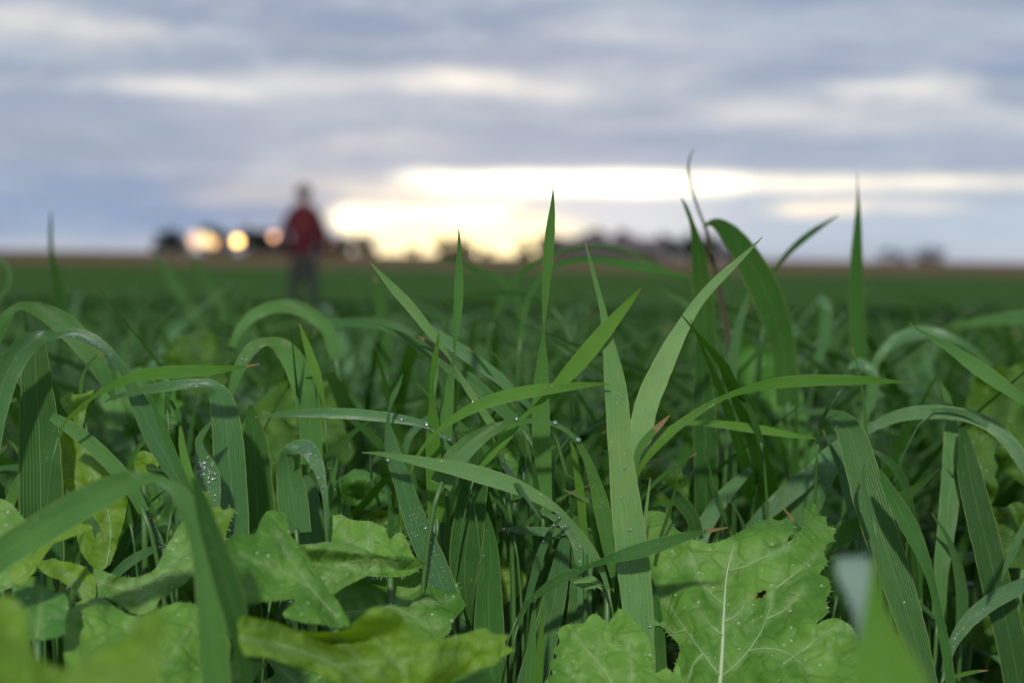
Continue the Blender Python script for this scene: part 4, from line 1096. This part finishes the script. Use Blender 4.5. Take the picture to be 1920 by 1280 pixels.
mustard('large yellow green wavy leaf seen from beneath across the bottom left of centre',
        [(448, 1160), (480, 1158), (520, 1166), (548, 1178), (590, 1184), (640, 1182), (664, 1170), (682, 1148), (706, 1137), (730, 1140), (748, 1152), (764, 1172), (778, 1192), (810, 1196), (850, 1192), (880, 1184), (908, 1177), (926, 1188), (956, 1190), (944, 1206), (964, 1218), (940, 1232), (928, 1246), (890, 1256), (850, 1272), (830, 1300), (760, 1320), (690, 1320), (640, 1288), (590, 1262), (540, 1246), (500, 1232), (455, 1222)],
        .485, (.010, -.010), [[(452, 1196), (510, 1206), (570, 1222), (630, 1246), (690, 1290)], [(640, 1200), (680, 1240), (730, 1280)], [(640, 1245), (720, 1240), (800, 1232), (880, 1220)], [(700, 1180), (720, 1220), (760, 1260)], [(470, 1170), (520, 1176), (560, 1186)]], M_MUSY, .012, 70, .003, 10, bristle=30, vr=.55,
        shape=lambda x, y: .030 * math.exp(-((x - 620) / 70) ** 2 - ((y - 1200) / 26) ** 2) - .010 * math.exp(-((x - 715) / 60) ** 2 - ((y - 1145) / 26) ** 2))
mustard('dark toothed leaf in shade at the very bottom left of centre',
        [(500, 1236), (540, 1248), (590, 1262), (640, 1286), (660, 1330), (560, 1350), (470, 1340), (480, 1290), (515, 1262)], .56, (0, -.02), [[(520, 1250), (570, 1290), (620, 1320)]], M_MUSD, .005, 40, .001, 10, vr=.4)
mustard('pale grey leaf corner at the bottom beside the bent near blade',
        [(462, 1236), (480, 1238), (500, 1242), (485, 1262), (472, 1285), (466, 1310), (455, 1310), (455, 1250)], .53, (0, -.01), (), M_MUSG, .002, 40, 0, 9)
mustard('leaf under the star shaped one, lower right, in front of the wavy leaf',
        [(850, 1265), (884, 1258), (916, 1262), (924, 1290), (900, 1330), (830, 1330), (826, 1290)], .53, (0, -.02), (), M_MUS, .004, 40, 0, 10)
# saddle leaf etc. at the left
mustard('saddle shaped pale mustard leaf curving up right in the lower left',
        [(176, 1066), (200, 1072), (225, 1080), (250, 1082), (272, 1076), (290, 1066), (302, 1044), (318, 1015), (335, 985), (350, 972), (378, 965), (392, 990), (390, 1030), (378, 1062), (350, 1090), (318, 1112), (300, 1124), (292, 1138), (276, 1148), (254, 1152), (236, 1142), (222, 1130), (204, 1122), (186, 1112), (180, 1090)],
        .545, (.002, -.014), [[(185, 1090), (240, 1105), (300, 1080), (350, 1030), (380, 985)], [(262, 1104), (262, 1130)], [(300, 1082), (330, 1078)]], M_MUSG, .006, 45, .0012, 9, bristle=60, vr=.35)
mustard('curled dark yellow leaf showing its ribbed underside left of the saddle leaf',
        [(68, 1060), (96, 1046), (112, 1050), (140, 1056), (160, 1064), (178, 1084), (180, 1112), (174, 1136), (156, 1152), (136, 1148), (144, 1130), (156, 1122), (140, 1106), (116, 1090), (90, 1078)],
        .56, (.002, -.012), [[(175, 1120), (150, 1098), (110, 1070)], [(172, 1108), (140, 1085), (118, 1072)], [(165, 1135), (150, 1118), (130, 1098)]], M_MUSY, .005, 40, .001, 8, bristle=40, vr=.4)
mustard('jagged bristly leaf top pointing up right beside the bent near blade',
        [(372, 955), (380, 918), (392, 925), (398, 952), (412, 946), (418, 958), (430, 950), (441, 954), (432, 975), (424, 1000), (420, 1025), (400, 1030), (384, 1010)], .55, (0, -.01), [[(395, 1020), (405, 980), (432, 956)]], M_MUSY, .004, 40, .001, 7, bristle=60, vr=.4)
mustard('tall yellow green leaf standing at the left behind the near arching blade',
        [(112, 748), (128, 737), (150, 740), (166, 734), (176, 731), (168, 752), (160, 775), (156, 812), (172, 835), (198, 866), (222, 905), (238, 930), (236, 965), (222, 1010), (210, 1050), (196, 1066), (172, 1062), (150, 1030), (140, 980), (120, 920), (112, 860), (118, 815), (138, 790), (122, 770)],
        .62, (0, -.008), [[(200, 1060), (208, 1000), (196, 930), (160, 850), (150, 770)], [(205, 960), (170, 940), (140, 900)]], M_MUSY, .006, 50, .0015, 10, bristle=20, dew=14, vr=.5)
mustard('grey green leaf at the left edge behind the near arching blade',
        [(-40, 930), (0, 934), (22, 944), (40, 966), (62, 982), (86, 986), (80, 1010), (60, 1040), (52, 1080), (20, 1100), (-40, 1110)], .56, (0, -.014), (), M_MUSG, .005, 50, 0, 11, bristle=20, dew=20)
mustard('curved yellow green leaf under the near arching blade at the left',
        [(20, 1090), (24, 1062), (60, 1040), (92, 1010), (130, 984), (160, 982), (174, 990), (140, 1004), (100, 1020), (78, 1050), (58, 1080), (40, 1095)], .53, (0, -.012), (), M_MUSY, .004, 50, 0, 9)
mustard('small deep green scalloped leaf in the lower left corner',
        [(28, 1104), (48, 1098), (62, 1100), (72, 1092), (86, 1100), (96, 1110), (114, 1108), (126, 1120), (130, 1140), (124, 1162), (120, 1186), (96, 1196), (70, 1200), (40, 1190), (22, 1150)], .50, (0, -.016), [[(70, 1195), (75, 1150), (80, 1110)]], M_MUSD, .004, 40, .001, 9, bristle=12, vr=.4)
mustard('large dotted leaf low in the left foreground below the saddle leaf',
        [(128, 1150), (160, 1128), (190, 1120), (230, 1146), (262, 1154), (300, 1140), (340, 1128), (380, 1140), (420, 1180), (450, 1250), (450, 1320), (300, 1340), (150, 1340), (120, 1230)], .51, (.002, -.022), [[(300, 1320), (290, 1240), (240, 1170)], [(292, 1260), (340, 1200), (380, 1160)]], M_MUS, .007, 50, .001, 11, bristle=60, vr=.4)
mustard('very blurred pale yellow near leaf at the bottom left',
        [(110, 1300), (140, 1246), (180, 1222), (220, 1206), (250, 1180), (270, 1150), (290, 1138), (308, 1148), (312, 1180), (302, 1230), (300, 1300), (290, 1400), (120, 1400)], .34, (0, -.015), (), M_MUSY, .005, 60, 0, 12)
mustard('very blurred near leaf filling the bottom left corner',
        [(-60, 1120), (0, 1116), (32, 1124), (48, 1150), (52, 1190), (70, 1230), (110, 1250), (150, 1260), (160, 1310), (140, 1400), (-60, 1400)], .36, (0, -.015), (), M_MUSY, .005, 60, 0, 12)
mustard('small yellow curled leaf scrap above the crest of the near blade',
        [(255, 860), (262, 846), (278, 846), (290, 852), (300, 866), (296, 876), (286, 868), (274, 870), (276, 882), (290, 898), (270, 906), (256, 895)], .61, (0, 0), (), M_MUSY, .003, 30, 0, 7)
# soft mustard leaves further back, darker greens painting the light falling off
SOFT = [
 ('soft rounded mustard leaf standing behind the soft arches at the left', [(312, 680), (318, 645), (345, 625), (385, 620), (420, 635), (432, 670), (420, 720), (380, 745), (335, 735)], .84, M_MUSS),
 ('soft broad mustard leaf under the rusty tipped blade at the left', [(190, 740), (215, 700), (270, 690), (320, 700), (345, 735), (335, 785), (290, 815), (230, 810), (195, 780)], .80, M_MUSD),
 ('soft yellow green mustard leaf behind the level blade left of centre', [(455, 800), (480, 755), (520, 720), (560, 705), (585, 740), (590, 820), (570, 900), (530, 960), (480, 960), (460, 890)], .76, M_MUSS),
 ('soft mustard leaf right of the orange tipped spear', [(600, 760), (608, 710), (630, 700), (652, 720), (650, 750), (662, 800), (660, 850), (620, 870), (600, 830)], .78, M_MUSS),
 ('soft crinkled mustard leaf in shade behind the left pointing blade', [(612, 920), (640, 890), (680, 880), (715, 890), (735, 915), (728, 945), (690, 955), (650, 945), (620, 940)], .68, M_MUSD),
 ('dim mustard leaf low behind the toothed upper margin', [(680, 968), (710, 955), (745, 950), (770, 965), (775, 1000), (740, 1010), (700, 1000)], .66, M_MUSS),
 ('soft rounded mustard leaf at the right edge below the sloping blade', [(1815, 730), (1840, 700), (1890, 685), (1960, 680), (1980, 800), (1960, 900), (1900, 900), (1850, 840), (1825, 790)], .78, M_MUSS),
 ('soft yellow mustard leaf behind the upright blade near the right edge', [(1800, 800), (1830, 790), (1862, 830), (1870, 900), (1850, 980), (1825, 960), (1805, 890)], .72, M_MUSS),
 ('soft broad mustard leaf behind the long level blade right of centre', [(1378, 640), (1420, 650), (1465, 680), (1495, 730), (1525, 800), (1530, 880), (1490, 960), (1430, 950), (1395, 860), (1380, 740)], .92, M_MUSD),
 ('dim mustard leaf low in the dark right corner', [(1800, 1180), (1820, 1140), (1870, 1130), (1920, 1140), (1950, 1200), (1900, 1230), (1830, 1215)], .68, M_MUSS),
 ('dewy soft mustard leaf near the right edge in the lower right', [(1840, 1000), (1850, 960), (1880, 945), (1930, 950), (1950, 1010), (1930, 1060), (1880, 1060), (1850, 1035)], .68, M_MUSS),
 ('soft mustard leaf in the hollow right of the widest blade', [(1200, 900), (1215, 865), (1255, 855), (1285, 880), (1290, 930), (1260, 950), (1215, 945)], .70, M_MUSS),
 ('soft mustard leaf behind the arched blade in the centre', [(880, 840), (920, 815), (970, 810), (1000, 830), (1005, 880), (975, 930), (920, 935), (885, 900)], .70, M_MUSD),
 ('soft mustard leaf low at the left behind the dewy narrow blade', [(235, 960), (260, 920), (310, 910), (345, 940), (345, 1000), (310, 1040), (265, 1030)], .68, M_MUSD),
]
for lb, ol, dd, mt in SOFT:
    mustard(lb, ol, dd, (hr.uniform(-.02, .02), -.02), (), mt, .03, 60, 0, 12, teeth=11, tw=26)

# the tangle low between the sharp blades, shade painted by mostly deep green
tg_r = random.Random(77)
for k in range(56):
    x = tg_r.choice([tg_r.uniform(560, 1240), tg_r.uniform(1180, 1940), tg_r.uniform(860, 1180), tg_r.uniform(0, 600)])
    y = tg_r.uniform(800, 1090); ln = tg_r.uniform(160, 360); ang = tg_r.gauss(0, .45); bend = tg_r.uniform(-.9, .9)
    wd = tg_r.uniform(14, 36); pts = []; px, py, a = x, y, ang + bend
    for i in range(6):
        pts.append((px, py, max(1.5, wd * min(1, i / 2.6))))
        px -= math.sin(a) * ln / 5; py += abs(math.cos(a)) * ln / 5; a = (a - bend / 4) * (.85 if i < 3 else .45)
    pts[0] = (pts[0][0], pts[0][1], 1.5)
    d0 = tg_r.uniform(.625, .74)
    blade('dim blade in the tangle low between and behind the sharp blades', (d0, d0 + tg_r.uniform(-.02, .03)), pts, tg_r.choice([M_DARK, M_GRASS, M_GLAUC, M_DARK, M_DARK, M_YEL]), tg_r.choice([0, 0, .05]), dew=tg_r.choice([0, 0, 6]), up0=tg_r.uniform(-.1, .35))

THIN = [MB(), MB(), MB(), MB()]
for k in range(70):
    x = tg_r.choice([tg_r.uniform(560, 1240), tg_r.uniform(1180, 1940), tg_r.uniform(700, 1150), tg_r.uniform(0, 600)])
    y = tg_r.uniform(640, 1040); ln = tg_r.uniform(120, 320); ang = tg_r.gauss(0, .7); bend = tg_r.uniform(-1.3, 1.3)
    wd = tg_r.uniform(5, 15); pts = []; px, py, a = x, y, ang + bend
    for i in range(7):
        pts.append((px, py, max(1.5, wd * min(1, i / 2.2))))
        px -= math.sin(a) * ln / 6; py += max(.12, math.cos(a)) * ln / 6; a = (a - bend / 4) * (.9 if i < 3 else .5)
    pts[0] = (pts[0][0], pts[0][1], 1.5)
    d0 = tg_r.uniform(.605, .70)
    mb_t, inf_t = ribbon(pts, (d0, d0 + tg_r.uniform(-.01, .03)), dry=tg_r.choice([0, 0, .08, .2]), up0=tg_r.uniform(-.1, .45))
    tgt = THIN[k % 3]; o0 = len(tgt.v)
    tgt.v += mb_t.v; tgt.attr += mb_t.attr; tgt.f += [tuple(q + o0 for q in f) for f in mb_t.f]
    tgt.uv.update({q + o0: c for q, c in mb_t.uv.items()})
    bp = inf_t[-1][0]; tgn = (bp - inf_t[-3][0]).normalized()
    cp = stem_path(bp - tgn * .002, bp, tgn, Vector((bp.x + tg_r.uniform(-.02, .02), bp.y + .03, ground_z(bp.y))))
    THIN[3].tube(cp, [.0005 + .0012 * i / 14 for i in range(15)], 5)
for nm, tgt, mt in (('green', THIN[0], M_GRASS), ('deep green', THIN[1], M_DARK), ('blue green', THIN[2], M_GLAUC)):
    link('thin_grass', tgt.mesh('thin_grass', mt, True, 'dry'), None, kind='stuff', label='thin ' + nm + ' blades threading through the tangle behind the sharp blades', category='grass')
link('thin_stems', THIN[3].mesh('thin_stems', M_STEM), None, kind='stuff', label='thin stems of the tangle behind the sharp blades', category='grass')
# ---------------------------------------------------------------- grass behind, plant by plant
gr = random.Random(5)
def free_blade(mb, base, az, incl, droop, L, W, seg=9, across=2, twist=0.0, dry=0.0):
    """a leaf growing from base in direction az, rising then bending over"""
    p = Vector(base); el_ = incl; side = Vector((-math.sin(az), math.cos(az), 0))
    rows = []
    for i in range(seg + 1):
        s = i / seg
        d = Vector((math.cos(az) * math.cos(el_), math.sin(az) * math.cos(el_), math.sin(el_)))
        nrm = d.cross(side)
        tw = twist * s
        A = side * math.cos(tw) + nrm * math.sin(tw)
        Nn = A.cross(d)
        wd = W * .5 * min(1.0, .55 + 2.2 * s) * (1 - s ** 2.6) + .0002
        row = []
        for k in range(across + 1):
            u = -1 + 2 * k / across
            j = mb.vert(p + A * (u * wd) + Nn * (.22 * wd * (abs(u) - .5)), smoothstep(1 - dry, 1, s) if dry else 0)
            mb.uv[j] = (k / across, s * L * 10)
            row.append(j)
        rows.append(row)
        p = p + d * (L / seg)
        el_ -= droop * (.25 + 1.5 * s) / seg
    for r0, r1 in zip(rows, rows[1:]):
        for k in range(across):
            mb.f.append((r0[k], r0[k + 1], r1[k + 1], r1[k]))

def proto(h):
    """leaf meshes and stem mesh of one oat plant, base at the origin"""
    stem = MB(); lean = Vector((gr.uniform(-.04, .04), gr.uniform(-.04, .04), 0))
    top = Vector((lean.x, lean.y, h * .72))
    stem.tube([(0, 0, 0), tuple(top * .5 + Vector((.006, 0, 0))), tuple(top)], [.003, .0025, .0014], 6)
    leaves = []
    nl = gr.randint(4, 6)
    for k in range(nl):
        f = .25 + .75 * (k + 1) / nl
        mb = MB()
        az_ = k * 2.6 + gr.uniform(-.7, .7)
        inc = gr.uniform(.8, 1.35) if k < nl - 1 else gr.uniform(1.3, 1.52)
        drp = gr.uniform(.9, 2.7) if k < nl - 1 else gr.uniform(.1, .9)
        L = gr.uniform(.17, .30) * (h / .6) ** .5
        free_blade(mb, top * f, az_, inc, drp, L, gr.uniform(.011, .018), 10, 2, gr.uniform(-1.2, 1.2), gr.choice([0, 0, 0, .1]))
        leaves.append(mb)
    return stem, leaves

PROTOS = []; TOPZ = []
mats = [M_GRASS, M_DARK, M_DARK, M_GLAUC, M_DARK, M_DARK, M_GLAUC]
for k in range(14):
    st, lv = proto(.48 + .012 * k)
    TOPZ.append(max(v[2] for l in lv for v in l.v))
    PROTOS.append((st.mesh('stem', M_STEM), [l.mesh('leaf', gr.choice(mats), True, 'dry') for l in lv]))

def plant_copy(x, y, s, rz, pr, label, group):
    o = link('grass_plant', None)
    o.location = (x, y, ground_z(y)); o.rotation_euler = (gr.uniform(-.08, .08), gr.uniform(-.08, .08), rz); o.scale = (s, s, s)
    o.empty_display_size = .02
    o['label'] = label; o['category'] = 'grass'; o['group'] = group
    for nm, me in [('stem', pr[0])] + [('leaf', l) for l in pr[1]]:
        c = bpy.data.objects.new(nm, me); COL.objects.link(c); c.parent = o

spots = []
tries = 0
while len(spots) < 150 and tries < 9000:
    tries += 1
    y = .70 + 1.7 * gr.random() ** 1.5
    x = gr.uniform(-1, 1) * (.35 * y + .04)
    if all((x - a) ** 2 + (y - b) ** 2 > .0016 for a, b in spots): spots.append((x, y))
for x, y in spots:
    k = gr.randrange(len(PROTOS))
    ytop = gr.uniform(700, 900) if y < .85 else gr.uniform(570, 700) if y < 1.1 else gr.uniform(532, 640)
    if 515 < 960 + x / y * F_PX < 625: ytop = max(ytop, 600)
    top = CAM.z - (ytop - 484) / F_PX * y - ground_z(y)
    plant_copy(x, y, top / TOPZ[k], gr.uniform(0, 6.28), PROTOS[k], 'soft out of focus oat plant in the crowd behind the sharp blades', 'soft oat plants behind the sharp blades')

# undergrowth and the rest of the crop, which nobody could count
def crowd(name, label, n, ymin, ymax, powr, hfun, mat, wmul=1.0, seg=4, spread=.40, lf=(.9, 1.12), inc=(.7, 1.5), drp=(.2, 2.4)):
    mb = MB()
    for _ in range(n):
        y = ymin + (ymax - ymin) * gr.random() ** powr
        x = gr.uniform(-1, 1) * (spread * y + .10)
        h = hfun(y)
        if y < 5 and 515 < 960 + x / y * F_PX < 625: h = min(h, CAM.z - 100 / F_PX * y - ground_z(y))
        z0 = ground_z(y) + h * gr.uniform(.25, .55)
        L = max(.08, (h - (z0 - ground_z(y))) * gr.uniform(*lf))
        n0 = len(mb.v)
        free_blade(mb, (x, y, z0), gr.uniform(0, 6.28), gr.uniform(*inc), gr.uniform(*drp), L, gr.uniform(.008, .014) * wmul, seg, 1 if y > 4 else 2, gr.uniform(-1.2, 1.2))
        over = max(v[2] for v in mb.v[n0:]) - (ground_z(y) + h)
        if over > 0:
            mb.v[n0:] = [(a, b, c - over) for a, b, c in mb.v[n0:]]
    o = link(name, mb.mesh(name, mat, True, 'dry'), None, kind='stuff', label=label, category='grass')
    return o

crowd('undergrowth', 'dense low grass filling the shade between the near blades', 2600, .50, 1.7, 1.2, lambda y: gr.uniform(.36, .52), M_SHADE, 1.0, 6)
crowd('crop_grass', 'dense mid distance oat crop behind the foreground, dark blades', 4200, 1.0, 5.0, 1.3, lambda y: gr.uniform(.40, .57), M_SHADE, 1.0, 6)
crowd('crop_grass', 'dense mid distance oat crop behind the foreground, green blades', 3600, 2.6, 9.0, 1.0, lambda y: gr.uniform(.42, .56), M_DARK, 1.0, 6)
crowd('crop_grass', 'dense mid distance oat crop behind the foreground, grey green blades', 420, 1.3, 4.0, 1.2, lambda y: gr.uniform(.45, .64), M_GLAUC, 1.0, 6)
crowd('crop_grass', 'far oat crop stretching back in front of the person', 12000, 4.5, 14.0, 1.3, lambda y: gr.uniform(.34, .48), M_SHADE, 1.8, 4, .42)
crowd('crop_grass', 'smooth far oat crop around and beyond the person', 14000, 10.0, 27.0, 1.0, lambda y: gr.uniform(.34, .46), M_DARK, 2.4, 3, .42)
def canopy_h(y):
    return CAM.z - (524 + 200 * gr.random() ** .9 - 484) / F_PX * y - ground_z(y)
K = dict(lf=(1.05, 1.5), inc=(1.0, 1.5), drp=(.3, 2.4))
crowd('crop_grass', 'dense dark soft leaves of the crop canopy behind the sharp blades', 620, .84, 2.4, 1.1, canopy_h, M_SHADE, 1.35, 8, .36, **K)
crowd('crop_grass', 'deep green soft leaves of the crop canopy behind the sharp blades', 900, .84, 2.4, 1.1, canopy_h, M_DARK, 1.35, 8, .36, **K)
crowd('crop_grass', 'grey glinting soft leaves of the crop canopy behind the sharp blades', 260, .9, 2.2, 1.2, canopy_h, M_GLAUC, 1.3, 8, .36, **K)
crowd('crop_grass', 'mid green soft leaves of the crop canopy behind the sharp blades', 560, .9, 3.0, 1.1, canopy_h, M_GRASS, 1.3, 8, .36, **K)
# mustard plants scattered through the soft crop
def mustard_plant(x, y, h, label):
    root = empty('mustard_plant', (x, y, ground_z(y)), label, 'plant', 'soft mustard plants in the crop')
    b = Vector((x, y, ground_z(y)))
    st = MB(); st.tube([b, b + Vector((.01, 0, h * .6))], [.004, .003], 6); link('stem', st.mesh('stem', M_STEM), root)
    for k in range(6):
        az_ = k * 1.05 + gr.uniform(-.4, .4); mb = MB()
        L, W = gr.uniform(.10, .15), gr.uniform(.055, .085)
        el_ = gr.uniform(.3, 1.1); p = b + Vector((0, 0, h * gr.uniform(.55, .75)))
        side = Vector((-math.sin(az_), math.cos(az_), 0)); rows = []
        for i in range(11):
            s = i / 10
            d = Vector((math.cos(az_) * math.cos(el_), math.sin(az_) * math.cos(el_), math.sin(el_)))
            nrm = d.cross(side)
            wd = W * .5 * (math.sin(math.pi * min(1, s ** .8)) ** .6) * (1 + .18 * math.sin(s * 21 + k)) + .002
            rows.append([mb.vert(p + side * (wd * u) + nrm * (-.25 * wd * abs(u) + .006 * math.sin(s * 9 + u * 3))) for u in (-1, -.5, 0, .5, 1)])
            p = p + d * (L / 10 * 1.2); el_ -= .13
        for r0, r1 in zip(rows, rows[1:]):
            for i in range(4): mb.f.append((r0[i], r0[i + 1], r1[i + 1], r1[i]))
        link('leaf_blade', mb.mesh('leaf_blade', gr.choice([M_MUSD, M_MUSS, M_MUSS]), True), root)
for k in range(26):
    y = .85 + 1.9 * gr.random() ** 1.2
    mustard_plant(gr.uniform(-1, 1) * .36 * y, y, gr.uniform(.46, .60), 'soft broad leaved mustard plant standing in the crop behind the sharp blades')
